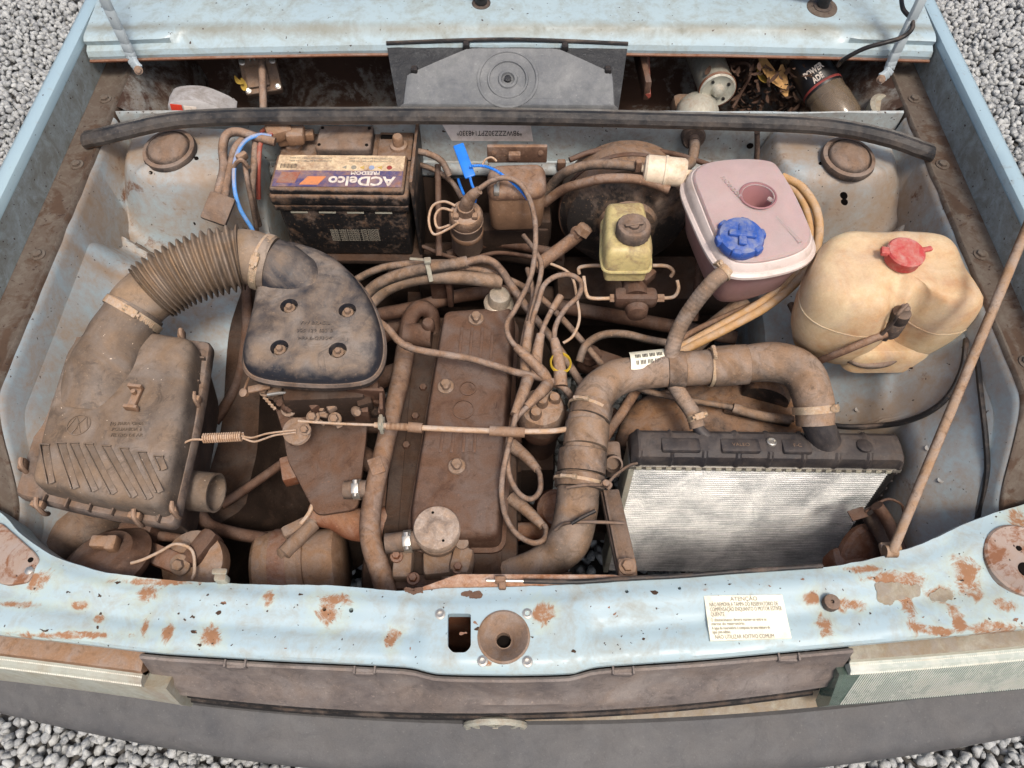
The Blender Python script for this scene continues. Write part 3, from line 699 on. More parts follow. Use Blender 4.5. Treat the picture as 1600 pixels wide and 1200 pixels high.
mk('latch_hole_shade', lathe([(.0105, 0), (.0105, .002), (.0002, .0025)], lc + Vector((0, 0, -.030)), (0, 0, 1), 20), 'void', lat)  # black disc closing the socket, paints the dark of the cavity below
for px, py in ((688, 960), (824, 959), (754, 1033), (824, 1034)):
    mk('rivet_washer', lathe([(.0068, 0), (.0066, .0016), (.0042, .002), (.0036, .0008), (.0004, .0002)], W(px, py, ZP + .0042), (0, 0, 1), 20), 'steel', fp)
mk('rubber_stop', lathe([(.0105, -.002), (.011, .004), (.010, .0085), (.007, .0095), (.0025, .0095), (.002, .006), (.0004, .006)], W(1297, 943, ZP + .002), (0, 0, 1), 24), 'plast', fp)
# corner brackets at both ends
o = OL([(-40, 822), (10, 822), (62, 868), (70, 880), (52, 914), (18, 918), (-40, 900)], ZP - .008, .006, 3)
mk('corner_bracket', stack(o, [(0, ZP - .02), (0, ZP + .004), (.0015, ZP + .0052)]), 'mount', fp)
mk('bracket_rivet', lathe([(.006, 0), (.0055, .002), (.001, .0035)], W(46, 892, ZP + .005), (0, 0, 1), 16), 'steel', fp)
mk('bracket_hole_shade', lathe([(.0038, 0), (.0036, .0008), (.0004, .0006)], W(48, 875, ZP + .005), (0, 0, 1), 14), 'void', fp)  # no opening: dark disc painted as hole shade
pc = W(1597, 876, ZP + .002)
mk('lamp_mount_plate', lathe([(.050, -.006), (.050, .003), (.047, .0055), (.045, .004), (.0001, .0045)], pc, (0, 0, 1), 40), 'mount', fp)
for px, py, r in ((1592, 857, .0036), (1603, 890, .010)):
    mk('mount_hole_shade', lathe([(r, 0), (r * .95, .0012), (.0004, .001)], W(px, py, ZP + .0068), (0, 0, 1), 20), 'void', fp)  # hole shade painted by dark discs on the plate
# flaked patches of old filler, bare rust patches
random.seed(3)
def blob(pts, z, th, mat, name='rust_patch'):
    o = catm([W(x, y, z).to_2d() for x, y in pts], 9, True)
    o = [p + Vector((nse(p.x, p.y, 110), nse(p.x, p.y, 110, 4))) * .0040 + Vector((nse(p.x, p.y, 400), nse(p.x, p.y, 400, 4))) * .0016 for p in o]
    def dz(x, y):
        a, b = at_x(RC, x), at_x(FC, x); t = (a.y - y) / max(1e-4, (a.y - b.y)); return relief(x, y, t) * min(1, max(0, min(t * 8, (1 - t) * 10)))
    k = len(o); c = sum(o, Vector((0, 0))) / k
    v = [Vector((p.x, p.y, ZP + dz(p.x, p.y) + .0002)) for p in o]
    for s_ in (.985, .66, .33): v += [Vector(((c + (p - c) * s_).x, (c + (p - c) * s_).y, ZP + dz(*(c + (p - c) * s_)) + th)) for p in o]
    v.append(Vector((c.x, c.y, ZP + dz(c.x, c.y) + th)))
    f = [(i * k + j, i * k + (j + 1) % k, (i + 1) * k + (j + 1) % k, (i + 1) * k + j) for i in range(3) for j in range(k)]
    f += [(3 * k + j, 3 * k + (j + 1) % k, 4 * k) for j in range(k)]
    return mk(name, (v, f), mat, fp)
blob([(1368, 913), (1400, 911), (1436, 915), (1438, 930), (1405, 934), (1392, 945), (1372, 938)], ZP, .0011, 'lip', 'paint_flake')
blob([(1455, 930), (1476, 918), (1492, 922), (1490, 934), (1468, 938)], ZP, .0010, 'lip', 'paint_flake')
for px, py in ((640, 922), (652, 924), (730, 928), (742, 930)):
    blob([(px - 9, py - 3), (px + 8, py - 4), (px + 9, py + 3), (px - 6, py + 4)], ZP, .0006, 'engine')
random.seed(11)
for i in range(46):
    x = random.uniform(20, 1580); t = random.uniform(.08, .95); s_ = random.uniform(1.2, 4.5)
    p = at_x(RC, W(x, 930, ZP).x) * (1 - t) + at_x(FC, W(x, 930, ZP).x) * t
    d = p - cam.location; u_ = d.x / (d.y * CP - d.z * SP) * FPX + 800; v_ = 600 - (d.y * SP + d.z * CP) / (d.y * CP - d.z * SP) * FPX
    blob([(u_ - s_, v_), (u_, v_ - s_ * .6), (u_ + s_, v_ - s_ * .2), (u_ + s_ * .3, v_ + s_ * .6)], ZP, .0005, 'engdark' if i % 3 else 'rust', 'paint_chip')
# warning sticker
sc = [W(*p, ZP + .0042) for p in ((1100, 931), (1222, 929), (1237, 997), (1110, 1001))]
sd_ = mk('warning_sticker', (sc + [p - Vector((0, 0, .004)) for p in sc], [(0, 1, 2, 3), (0, 4, 5, 1), (1, 5, 6, 2), (2, 6, 7, 3), (3, 7, 4, 0)]), 'sticker', fp)
ex = (sc[1] - sc[0]).normalized(); ey = Vector((-ex.y, ex.x, 0)); mid = (sc[0] + sc[1]) / 2
def st(s, fx, fy, size, mat='inkl', al='LEFT', xs=1.0):
    o = (sc[0] * (1 - fx) + sc[1] * fx) * (1 - fy) + (sc[3] * (1 - fx) + sc[2] * fx) * fy
    text(s, o + Vector((0, 0, .0004)), size, ex, ey, mat, sd_, 'sticker_text', al, .0002, xs)
st('ATENÇÃO', .5, .09, .0075, 'inkl', 'CENTER')
st('NÃO REMOVA A TAMPA DO RESERVATÓRIO DE', .05, .21, .0074, 'inkl', xs=.56); st('COMPENSAÇÃO ENQUANTO O MOTOR ESTIVER', .05, .32, .0074, 'inkl', xs=.57); st('QUENTE', .05, .43, .0074, xs=.62)
st('O abastecimento deverá manter-se entre as', .04, .555, .0056, xs=.72); st('marcas do reservatório.', .04, .64, .0056, xs=.8)
st('A água do reservatório é composta de uma mistura de', .04, .735, .0056, xs=.6); st('água com aditivo.', .04, .82, .0056, xs=.6)
st('NÃO UTILIZAR ADITIVO COMUM', .06, .93, .0072, xs=.7)

# ------------------------------------------------------------ grille, headlights, bumper
def band(x0, x1, sec, mat, name, parent, n=70, jig=None):
    """sec(x) -> list of (y, z)"""
    v, f = [], []
    for i in range(n + 1):
        x = x0 + (x1 - x0) * i / n; s_ = sec(x); v += [Vector((x, y, z)) for y, z in s_]
    k = len(s_)
    for i in range(n):
        for j in range(k): a, b = i * k + j, i * k + (j + 1) % k; f.append((a, b, b + k, a + k))
    f.append(tuple(range(k))); f.append(tuple(n * k + j for j in range(k))[::-1])
    return mk(name, (v, f), mat, parent, 32)
def fy(x): return at_x(FC, x).y
# smooth bow of the nose: quadratic fitted to the photographed lines
def bow(pts, z):
    q = [W(a, b, z) for a, b in pts]; A = np.array([[p.x * p.x, p.x, 1] for p in q]); c = np.linalg.lstsq(A, np.array([p.y for p in q]), rcond=None)[0]
    return lambda x: c[0] * x * x + c[1] * x + c[2]
yg_low = bow([(230, 1074), (500, 1095), (800, 1108), (1000, 1102), (1320, 1060)], .628)
gl, gr_ = W(222, 1020, .72).x, W(1330, 1012, .72).x
def gsec(x):
    a = fy(x) - .004; b = yg_low(x); m_ = a * .45 + b * .55
    return [(a, .723), (a - .003, .7255), (a - .006, .723), (a - .007, .716), (m_ - .004, .672), (m_ - .011, .664), (b - .004, .645), (b - .007, .637), (b - .004, .628), (b + .006, .622), (b + .02, .640), (a + .006, .70)]
gr = band(gl, gr_, gsec, 'grille', 'grille', car)
for k in range(2):      # horizontal slats below
    z = .611 - .017 * k
    band(gl + .01 * k + .012, gr_ - .004 * k - .012, lambda x, z=z, k=k: [(yg_low(x) - .006 - .0035 * k, z), (yg_low(x) - .004 - .0035 * k, z + .004), (yg_low(x) + .022, z + .003), (yg_low(x) + .022, z - .003), (yg_low(x) - .004 - .0035 * k, z - .005)], 'black', 'grille_slat', gr, 40)
for px in (370, 572, 972, 1232):   # clips on the upper edge
    x = W(px, 1035, .72).x
    mk('grille_clip', J(rbox((x - .013, fy(x) - .008, .722), (.003, .010, .012), .001), rbox((x + .013, fy(x) - .008, .722), (.003, .010, .012), .001), rbox((x, fy(x) - .009, .713), (.026, .008, .018), .002)), 'grille', gr)
# badge ring on the grille, seen edge-on from above
bc = Vector((W(773, 1130, .60).x, yg_low(-.02) - .010, .560))
bd = mk('badge', lathe([(.036, -.004), (.042, -.004), (.0455, -.001), (.0455, .003), (.042, .0065), (.036, .005), (.036, -.004)], bc, (0, -1, 0), 48), 'motor', gr)
def stroke(*pp): return J(*[bar(bc + Vector((a, -.002, c)), bc + Vector((b, -.002, d)), .0055, .006, .001, (0, 1, 0)) for (a, c), (b, d) in zip(pp, pp[1:])])
mk('badge_letters', J(stroke((-.015, .034), (0, .004), (.015, .034)), stroke((-.033, .016), (-.016, -.030), (0, -.004), (.016, -.030), (.033, .016))), 'motor', bd)
mk('badge_holder', lathe([(.05, -.016), (.05, -.008), (.001, -.008)], bc, (0, -1, 0), 40), 'black', gr)
# headlights
yl_top = bow([(-120, 1015), (0, 1030), (120, 1043), (225, 1058)], .69); yl_bot = bow([(-120, 1052), (0, 1062), (120, 1080), (300, 1105)], .60)
yr_top = bow([(1330, 1040), (1450, 1030), (1600, 1018), (1720, 1004)], .69); yr_bot = bow([(1290, 1105), (1450, 1092), (1600, 1078), (1720, 1066)], .60)
for s, yt, yb, xa, xb, nm in ((-1, yl_top, yl_bot, -.80, gl - .002, 'l'), (1, yr_top, yr_bot, gr_ + .002, .80, 'r')):
    hl = thing_p = bpy.data.objects.new('headlight', None); COL.objects.link(hl); hl.parent = car; c = Vector(((xa + xb) / 2, yt((xa + xb) / 2), .6)); hl.location = c - WL[car.name]; WL[hl.name] = c
    band(xa, xb, lambda x: [(yt(x) + .028, .708), (yt(x) + .004, .706), (yt(x) + .002, .700), (yt(x) + .002, .69), (yt(x) + .06, .60), (yt(x) + .06, .70)], 'tan' if s < 0 else 'lip', 'housing', hl, 24)
    lx = (xa, xb + .030) if s < 0 else (xa - .012, xb)
    band(xa, xb, lambda x: [(yt(x) + .003, .6995), (yt(x) - .008, .699), (yt(x) - .012, .693), (yt(x) - .011, .680), (yt(x) + .01, .684)], 'lensl' if s < 0 else 'lens', 'lens_rim', hl, 24)
    n = 46
    rib = J(*[bar((x, yt(x) - .0124, .6935), (x, yt(x) - .001, .6996), .0016, .0010, 0) for x in [xa + (xb - xa) * (i + .5) / 130 for i in range(130)]])
    mk('lens_flutes', rib, 'ribw', hl)
    band(lx[0], lx[1], lambda x: [(yt(x) - .0105, .688), (yb(x) - .002, .63), (yb(x) + .002, .588), (yb(x) + .012, .585), (yt(x) + .012, .675)], 'lensl' if s < 0 else 'lensg', 'lens', hl, 30)
    if s > 0:
        mk('lens_ribs', J(*[bar((x, yt(x) - .0112, .686), (x - .014, yb(x) - .0032, .632), .0013, .0012, 0) for x in [lx[0] + .03 + (lx[1] - lx[0] - .05) * i / 100 for i in range(101)]]), 'lens', hl)
        band(xa + .02, xb, lambda x: [(yt(x) + .03, .69), (yt(x) + .02, .62), (yt(x) + .03, .60), (yt(x) + .05, .64)], 'motor', 'reflector', hl, 10)
# pale strip below grille, then bumper
yb_top = bow([(0, 1064), (250, 1096), (560, 1130), (790, 1146), (1000, 1138), (1210, 1118), (1600, 1074)], .545)
band(-.80, .80, lambda x: [(yb_top(x) + .004, .548), (yb_top(x) - .002, .552), (yb_top(x) + .012, .556), (yb_top(x) + .05, .556), (yb_top(x) + .05, .546)], 'lip', 'valance_strip', car, 60)
yb_f = bow([(0, 1122), (120, 1133), (250, 1152), (430, 1187), (560, 1206), (800, 1228), (1110, 1212), (1250, 1190), (1400, 1174), (1560, 1160)], .50)
band(-.86, .86, lambda x: [(yb_top(x) + .04, .540), (yb_top(x) + .012, .5545), (yb_top(x) + .004, .5575), (yb_top(x) - .012, .547), (yb_f(x) + .014, .524), (yb_f(x) + .006, .518), (yb_f(x), .505), (yb_f(x) - .002, .49), (yb_f(x), .44), (yb_f(x) + .012, .415), (yb_top(x) + .04, .41)], 'bumper', 'bumper', car, 80)
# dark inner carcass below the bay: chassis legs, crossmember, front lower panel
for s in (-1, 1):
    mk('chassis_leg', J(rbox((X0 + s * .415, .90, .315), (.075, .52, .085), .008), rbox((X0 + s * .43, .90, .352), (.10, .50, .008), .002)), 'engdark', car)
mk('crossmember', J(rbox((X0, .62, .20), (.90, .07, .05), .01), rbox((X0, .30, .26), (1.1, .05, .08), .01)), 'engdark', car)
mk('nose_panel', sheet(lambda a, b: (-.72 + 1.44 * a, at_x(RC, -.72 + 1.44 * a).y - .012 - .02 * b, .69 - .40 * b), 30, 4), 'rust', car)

for s in (-1, 1):  # unseen wheels, added to block side light under the bay
    wc = Vector((X0 + s * .70, 1.0, .285))
    wh = mk('wheel_rim', lathe([(.17, -.07), (.175, -.06), (.15, -.03), (.15, .03), (.175, .06), (.17, .07), (.08, .05), (.0002, .05)], wc, (s, 0, 0), 32), 'alloy', car)
    mk('tyre', lathe([(.17, -.075), (.22, -.085), (.27, -.078), (.285, -.055), (.285, .055), (.27, .078), (.22, .085), (.17, .075), (.165, 0), (.17, -.075)], wc, (s, 0, 0), 40), 'black', wh)
mk('front_valance', sheet(lambda a, b: (-.80 + 1.60 * a, yb_top(-.80 + 1.60 * a) + .03 + .05 * b, .43 - .25 * b), 30, 4), 'black', car)  # unseen skirt, added to darken the ground below the bay
mk('cabin_light_block', J(rbox((X0, 2.1, .22), (1.5, 1.7, .05), .01), rbox((X0, 1.42, .50), (1.45, .03, .80), .01)), 'engdark', car)  # unseen floor and firewall, added to block light from behind
mk('cowl_edge', tube([Vector(cowlpt(a / 20, 2 / 12)) + Vector((0, -.002, -.001)) for a in range(21)], .0028, 6, 3), 'rust', cowl)

# ============================================================ RAIN TRAY CONTENTS
seal_pts = [(131, 217, .862), (160, 211, .868), (205, 200, .872), (255, 189, .872), (310, 183, .871), (400, 180, .870), (520, 179, .869), (700, 179, .868), (900, 182, .868), (1050, 186, .868), (1160, 189, .868), (1260, 193, .870), (1330, 201, .872), (1395, 216, .872), (1435, 230, .868), (1458, 238, .862)]
sp_ = [W(*p) for p in seal_pts]
seal = thing('rubber_seal', 'long black rubber weatherstrip draped across the top of the bulkhead', 'seal', (X0, 1.1, .85))
v, f = [], []; P_ = catm(sp_, 10)
secp = [(-.013, -.010), (-.016, -.001), (-.013, .006), (-.004, .0105), (.004, .009), (.008, .005), (.011, .0075), (.014, .005), (.014, -.003), (.010, -.010)]
for i, p in enumerate(P_):
    t = (P_[min(i + 1, len(P_) - 1)] - P_[max(i - 1, 0)]).normalized(); s_ = Vector((-t.y, t.x, 0)).normalized(); k_ = 1 + .06 * nse(i * .1, 0, 3)
    for a, b in secp: v.append(p + s_ * a * k_ + Vector((0, 0, b * k_)))
k = len(secp)
for i in range(len(P_) - 1):
    for j in range(k): a, b = i * k + j, i * k + (j + 1) % k; f.append((a, b, b + k, a + k))
f += [tuple(range(k)), tuple((len(P_) - 1) * k + j for j in range(k))[::-1]]
mk('seal_strip', (v, f), 'rubber', seal, 30)
mk('seal_flange', tube([p + Vector((0, -.006, -.010)) for p in sp_], .005, 8, 8), 'tan', seal)

# black plastic heater cover
def hc(a, b):   # a across, b from lip to seal
    l = WY(604, 69, 1.236) * (1 - a) + WY(981, 70, 1.236) * a; r_ = WY(622, 172, 1.125) * (1 - a) + WY(966, 174, 1.125) * a
    return l * (1 - b) + r_ * b
ht = thing('heater_cover', 'black plastic heater intake cover with a raised grey hexagonal dome', 'cover', hc(.5, .5) - Vector((0, 0, .02)))
def hcs(a, b): p = hc(a, b); p.z += -.004 + .001 * nse(a * 5, b * 5, 2); return p
sv, sf = sheet(hcs, 40, 20); sv2 = [Vector(p) - Vector((0, 0, .006)) for p in sv]
mk('cover_base', J((sv, sf), (sv2, sf)), 'hdark', ht)
hexo = [(.06, .50), (.33, .10), (.72, .10), (.955, .46), (.985, .985), (.02, .985)]
hx = catm([Vector((a, b)) for a, b in rpoly(hexo, .05, 3)], 2, True); cx_ = Vector((.5, .55)); v, f = [], []
rings = [(1.0, -.003), (.985, .005), (.955, .008), (.90, .0068), (.70, .0062), (.52, .0058), (.40, .0072), (.36, .0060), (.22, .0050), (.12, .0055), (.07, .0045), (.05, .0020), (.03, .0018)]
for s_, z in rings:
    for p in hx: 
        q = cx_ + (p - cx_) * s_
        if s_ < .55: a_ = math.atan2((p - cx_).y, (p - cx_).x); q = cx_ + Vector((math.cos(a_) * s_ * .44, math.sin(a_) * s_ * 1.02)) * .80
        w_ = hc(q.x, q.y); w_.z += z; v.append(w_)
k = len(hx)
for i in range(len(rings) - 1):
    for j in range(k): a, b = i * k + j, i * k + (j + 1) % k; f.append((a, b, b + k, a + k))
f.append(tuple((len(rings) - 1) * k + j for j in range(k)))
mk('raised_dome', (v, f), 'hcover', ht)
hn_ = (hc(1, .5) - hc(0, .5)).cross(hc(.5, 0) - hc(.5, 1)).normalized()
hn_ = hn_ if hn_.z > 0 else -hn_
for r_, w_ in ((.052, .004), (.034, .003), (.014, .004)): mk('dome_ring', lathe([(r_ + w_, .004), (r_ + w_ * .5, .0078), (r_ - w_ * .5, .0078), (r_ - w_, .004), (r_ + w_, .004)], hc(.5, .55), hn_, 48), 'hcover', ht)
mk('dome_stud', lathe([(.006, .004), (.006, .010), (.0002, .011)], hc(.5, .55), hn_, 20), 'hdark', ht)
mk('cover_lip', tube([hc(0, 0) + Vector((0, 0, .002)), hc(.5, -.03) + Vector((0, 0, .006)), hc(1, 0) + Vector((0, 0, .002))], .0035, 8, 14), 'black', ht)
for a, b in ((.33, .06), (.74, .08), (.10, .44), (.93, .43)):
    mk('cover_clip', rbox(hc(a, b) + Vector((0, 0, .006)), (.012, .014, .012), .003), 'black', ht)

mk_rod = hose('drain_tube', 'straight brown rod dropping behind the weatherstrip beside the grey relay block', 'rod', [(409, 78, .86), (410, 120, .85), (412, 175, .82)], .007, 'lead')
rb = thing('relay_block', 'grimy grey electrical relay block lying in the rain tray', 'relay', W(408, 130, .74))
q = WY(408, 118, 1.29)
rm = Matrix.Rotation(R(14), 3, 'Z') @ Matrix.Rotation(R(38), 3, 'X')
mk('block_body', rbox(q, (.070, .072, .026), .005, rm), 'alloy', rb); mk('block_lid', rbox(q + rm @ Vector((-.006, -.006, .015)), (.042, .040, .012), .004, rm), 'alloy', rb)
for a, b in ((-.028, -.028), (.028, -.028), (.028, .02), (-.028, .025)): mk('block_screw', hexbolt(q + rm @ Vector((a, b, .013)), .004, .005, rm @ Vector((0, 0, 1))), 'steel', rb)
mk('block_fins', J(*[rbox(q + rm @ Vector((-.012 + .008 * k, .030, .014)), (.003, .012, .008), .0005, rm) for k in range(5)]), 'motor', rb)

# oil bottle with red label lying against the seal
ob = thing('oil_bottle', 'grey plastic oil bottle with red label wedged behind the weatherstrip', 'bottle', W(305, 168, .80))
a, b = WY(258, 168, 1.16), WY(362, 168, 1.155)
o = catm([Vector(p) for p in ((-.052, 0), (-.050, .030), (-.025, .040), (.012, .039), (.040, .026), (.058, .012), (.060, -.002), (.0, -.03), (-.05, -.03))], 6, True)
cb = (a + b) / 2 + Vector((0, .01, -.015)); ax = (b - a).normalized()
v, f = [], []; k = len(o)
for d, th in ((.010, -.026), (.002, -.020), (0, 0), (.002, .020), (.010, .026)):
    for p in inset(o if area2(o) > 0 else o[::-1], d): v.append(cb + ax * p.x + Vector((0, 0, 1)) * p.y + Vector((0, -1, 0)) * th)
for i in range(4):
    for j in range(k): p, q = i * k + j, i * k + (j + 1) % k; f.append((p, q, q + k, p + k))
f += [tuple(range(k))[::-1], tuple(4 * k + j for j in range(k))]
mk('bottle_body', (v, f), 'bottle', ob)
lo = cb + Vector((-.032, -.0268, .018)); lrot = Matrix.Rotation(R(8), 3, 'Y')
mk('bottle_label', rbox(lo, (.020, .0012, .034), .0004, lrot), 'redlab', ob)
mk('bottle_label', rbox(lo + Vector((.024, 0, -.002)), (.022, .001, .030), .0004, lrot), 'inkw', ob)
text('HTS', lo + Vector((-.002, -.0012, -.004)), .012, (1, 0, -.1), (0, 0, 1), 'inkw', ob, 'label_text'); 

# wiper motor
wa, wb = WY(1100, 86, 1.345), WY(1121, 140, 1.225)
wm = thing('wiper_motor', 'round zinc-plated wiper motor with domed end in the rain tray', 'motor', W(1115, 160, .74))
ax = (wb - wa).normalized(); L_ = (wb - wa).length
mk('motor_can', lathe([(.025, -.03), (.032, -.02), (.033, 0), (.033, L_ - .006), (.0335, L_ - .004), (.0335, L_ + .002), (.030, L_ + .0045), (.027, L_ + .003), (.020, L_ + .002), (.013, L_ + .003), (.011, L_ + .008), (.0085, L_ + .013), (.003, L_ + .015), (.0002, L_ + .015)], wa, ax, 36), 'motor', wm)
mk('motor_gearbox', rbox(WY(1085, 162, 1.22) - Vector((0, 0, .03)), (.075, .09, .05), .015), 'alloy', wm)
mk('motor_band', lathe([(.0345, L_ - .004), (.0352, L_ - .001), (.0345, L_ + .002)], wa, ax, 36), 'rust', wm)
for a in (0.6, 2.2, 3.9, 5.4):
    qn = ax.to_track_quat('Z', 'Y'); mk('motor_screw', lathe([(.003, 0), (.003, .003), (.0005, .0035)], wb + qn @ Vector((math.cos(a) * .022, math.sin(a) * .022, .002)), ax, 10), 'black', wm)
mk('motor_wire', tube([WY(1142, 100, 1.30), WY(1168, 100, 1.27), WY(1172, 118, 1.25), WY(1158, 145, 1.24), WY(1145, 168, 1.23)], .003, 8), 'engine', wm)
mk('motor_rod', tube([WY(1010, 84, 1.30), WY(1012, 150, 1.19)], .006, 8, 3), 'redw', wm)
mk('motor_bracket', rbox(WY(1003, 105, 1.26), (.012, .14, .04), .003, .05), 'engine', wm)
solo('corrugated_drain', 'grey domed drain cap below the wiper motor', 'cap', lathe([(.040, -.03), (.040, .004), (.034, .018), (.018, .027), (.0002, .029)], WY(1090, 176, 1.20), (0, -.2, 1), 28), 'motor')
# drinks bottle
da, db = WY(1246, 80, 1.315), WY(1316, 186, 1.175)
db_ = thing('drinks_bottle', 'empty clear drinks bottle with black label lying in the rain tray', 'bottle', W(1290, 170, .78))
ax = (db - da).normalized(); L_ = (db - da).length
mk('bottle_body', lathe([(.012, -.055), (.013, -.045), (.028, -.02), (.034, 0), (.0345, .03), (.033, .06), (.036, .08), (.0345, L_ * .55), (.037, L_ * .6), (.0355, L_ * .68), (.037, L_ * .75), (.036, L_), (.030, L_ + .012), (.004, L_ + .008)], da, ax, 32), 'clear', db_)
mk('bottle_label', lathe([(.0352, .020), (.0372, .022), (.0374, .098), (.0362, .10)], da, ax, 40), 'blklab', db_)
vw = (cam.location - da).normalized(); sx_ = ax.cross(vw).normalized(); nn = sx_.cross(ax).normalized()
tx = Vector((-sx_.x, -sx_.y, -sx_.z)) if sx_.x < 0 else sx_
for i, s_ in enumerate(('POWER', 'ADE')):
    text(s_, da + ax * (.066 + .0165 * i) + nn * .0378 + tx * (.004), .0165, tx, -ax, 'inkw', db_, 'label_text', 'CENTER', .0006, .62, .0006)
mk('label_stripe', lathe([(.0377, .090), (.0380, .091), (.0380, .0935), (.0377, .0945)], da, ax, 40), 'inkr', db_)
mk('bottle_cap', lathe([(.0145, -.075), (.0145, -.055), (.012, -.054)], da, ax, 24), 'void', db_)
# leaves and litter
random.seed(21)
def leaf(c, ln, wd, yaw, tilt, curl):
    m = Matrix.Rotation(yaw, 3, 'Z') @ Matrix.Rotation(tilt, 3, 'X'); v, f = [], []; n = 7
    for i in range(n + 1):
        t = i / n; w_ = wd * math.sin(math.pi * min(1, t * .92 + .05)) ** .7
        for s_ in (-1, 0, 1): v.append(Vector(c) + m @ Vector((s_ * w_, (t - .5) * ln, curl * (4 * (t - .5) ** 2) + (.18 * w_ if s_ else 0))))
    for i in range(n):
        for j in range(2): a = i * 3 + j; f.append((a, a + 1, a + 4, a + 3))
    return v, f
for px, py, z, ln, wd, yaw, mt, lb in ((1200, 112, .80, .085, .015, .9, 'green', 'curled tan dry leaf lying across the litter near the wiper motor'), (1222, 128, .79, .06, .011, .2, 'green', 'narrow tan dry leaf beside the drinks bottle'), (1188, 121, .78, .04, .010, 1.2, 'leafy', 'small pale yellow leaf on the leaf litter'), (372, 128, .76, .020, .005, 1.1, 'leafy', 'small yellow leaf caught by the grey relay block'), (381, 134, .755, .025, .006, .3, 'leafy', 'tiny yellow leaf scrap below the relay block')):
    p = WY(px, py, 1.26); solo('fallen_leaf', lb, 'leaf', leaf(p, ln, wd, yaw, R(35), .008), mt)
lit = J(*[leaf(WY(random.gauss(1205, 40), random.uniform(95, 172), 1.24 + random.uniform(-.02, .05)) - Vector((0, 0, .012)), random.uniform(.008, .024), random.uniform(.002, .005), random.uniform(0, 6), R(random.uniform(10, 60)), .003) for _ in range(170)])
lt = mk('leaf_litter', lit, 'grot'); lt['kind'] = 'stuff'; lt['label'] = 'rotting brown leaf litter in the rain tray'; lt['category'] = 'litter'
hose('thin_cable', 'thin black cable looping over the hinge arm and under the cowl edge', 'cable', [(1408, -8, .99), (1411, 14, .985), (1424, 30, .98), (1425, 45, .972), (1410, 58, .96), (1385, 66, .955), (1350, 76, .94), (1318, 93, .915), (1310, 102, .89)], .0038, 'black')
solo('drain_funnel', 'dirty white moulded drain cup at the corner of the rain tray', 'drain', J(lathe([(.020, 0), (.026, .02), (.028, .03), (.022, .034), (.016, .028)], W(1365, 182, .80), (.2, -.3, 1), 20), lathe([(.014, 0), (.02, .018), (.016, .024)], W(1388, 188, .80), (0, -.3, 1), 18)), 'lip')
# VIN sticker on the bulkhead
YV = 1.128
vp = [WY(690, 193, YV), WY(829, 195, YV), WY(833, 221, YV), WY(706, 220, YV)]
vs = mk('identity_sticker', (vp + [p + Vector((0, .003, 0)) for p in vp], [(0, 1, 2, 3), (0, 4, 5, 1), (1, 5, 6, 2), (2, 6, 7, 3), (3, 7, 4, 0)]), 'vin', car)
text('*9BWZZZ30ZPT148330*', (vp[0] + vp[1] + vp[2] + vp[3]) / 4 + Vector((0, -.0008, .0)), .016, (-1, 0, 0), (0, 0, -1), 'ink', vs, 'stamped_number', 'CENTER', .0002, .70)
# grommet with cable through the bulkhead, bracket, small fittings
gp = WY(1083, 214, 1.118)
gm = thing('bulkhead_grommet', 'round black rubber grommet with a tan sleeve through the bulkhead', 'grommet', gp - Vector((0, 0, .02)))
mk('grommet_disc', lathe([(.021, -.008), (.022, .004), (.019, .009), (.010, .010), (.008, .02)], gp, (0, -1, .25), 28), 'plast', gm)
mk('grommet_sleeve', tube([gp + Vector((0, -.015, .002)), WY(1085, 232, 1.09), WY(1080, 252, 1.06), WY(1066, 264, 1.04)], .010, 12), 'hose', gm)
hose('speedo_cable', 'thin vertical tan cable running down the bulkhead behind the expansion tank', 'cable', [(1183, 206, .84), (1183, 235, .80), (1181, 262, .76)], .005, 'lead')
for px, py, r_ in ((1172, 228, .006), (1194, 245, .008), (962, 275, .004)):
    mk('bulkhead_hole_shade', lathe([(r_, -.001), (r_, .001), (.0004, .001)], WY(px, py, 1.121), (0, -1, 0), 16), 'void', car)  # dark discs on the wall, shade of holes put into colour

# ============================================================ BATTERY
bz = .645; BW, BD = .242, .168
p0 = W(529, 308, .80); ang = -.012
bt = thing('battery', 'dusty black car battery with torn cream and purple label on its lid', 'battery', (p0.x, p0.y + BD / 2, bz))
bc_ = Vector((p0.x, p0.y + BD / 2, 0))
def B(x, y, z): return bc_ + Matrix.Rotation(ang, 3, 'Z') @ Vector((x, y, z))
def bb(name, x, y, z, sx, sy, sz, mat, r=.004, par=None): return mk(name, rbox(B(x, y, z), (sx, sy, sz), r, ang, 3), mat, par or bt)
bb('battery_case', 0, 0, .705, .224, BD - .014, .120, 'batt', .006)
bb('case_rim', 0, -.001, .770, .236, BD - .006, .014, 'batt', .003)
lid = bb('battery_lid', 0, 0, .789, BW, BD, .026, 'batt', .007)
bb('lid_top', -.002, -.036, .805, .232, .088, .016, 'batt', .005)
bb('vent_cover', .000, .040, .812, .098, .062, .026, 'plast', .005)
for a in (-.042, .042):
    for b in (.018, .062): mk('vent_screw', lathe([(.003, 0), (.003, .002), (.0004, .0024)], B(a, b, .8245), (0, 0, 1), 10), 'void', bt)
bb('terminal_shelf', .088, .040, .803, .062, .072, .006, 'batt', .003)
mk('terminal_post', lathe([(.016, 0), (.015, .006), (.010, .008), (.009, .024), (.0075, .026), (.0004, .026)], B(.095, .036, .805), (0, 0, 1), 24), 'tan', bt)
mk('terminal_post', lathe([(.016, 0), (.015, .006), (.010, .008), (.009, .022), (.0004, .023)], B(-.095, .040, .802), (0, 0, 1), 24), 'tan', bt)
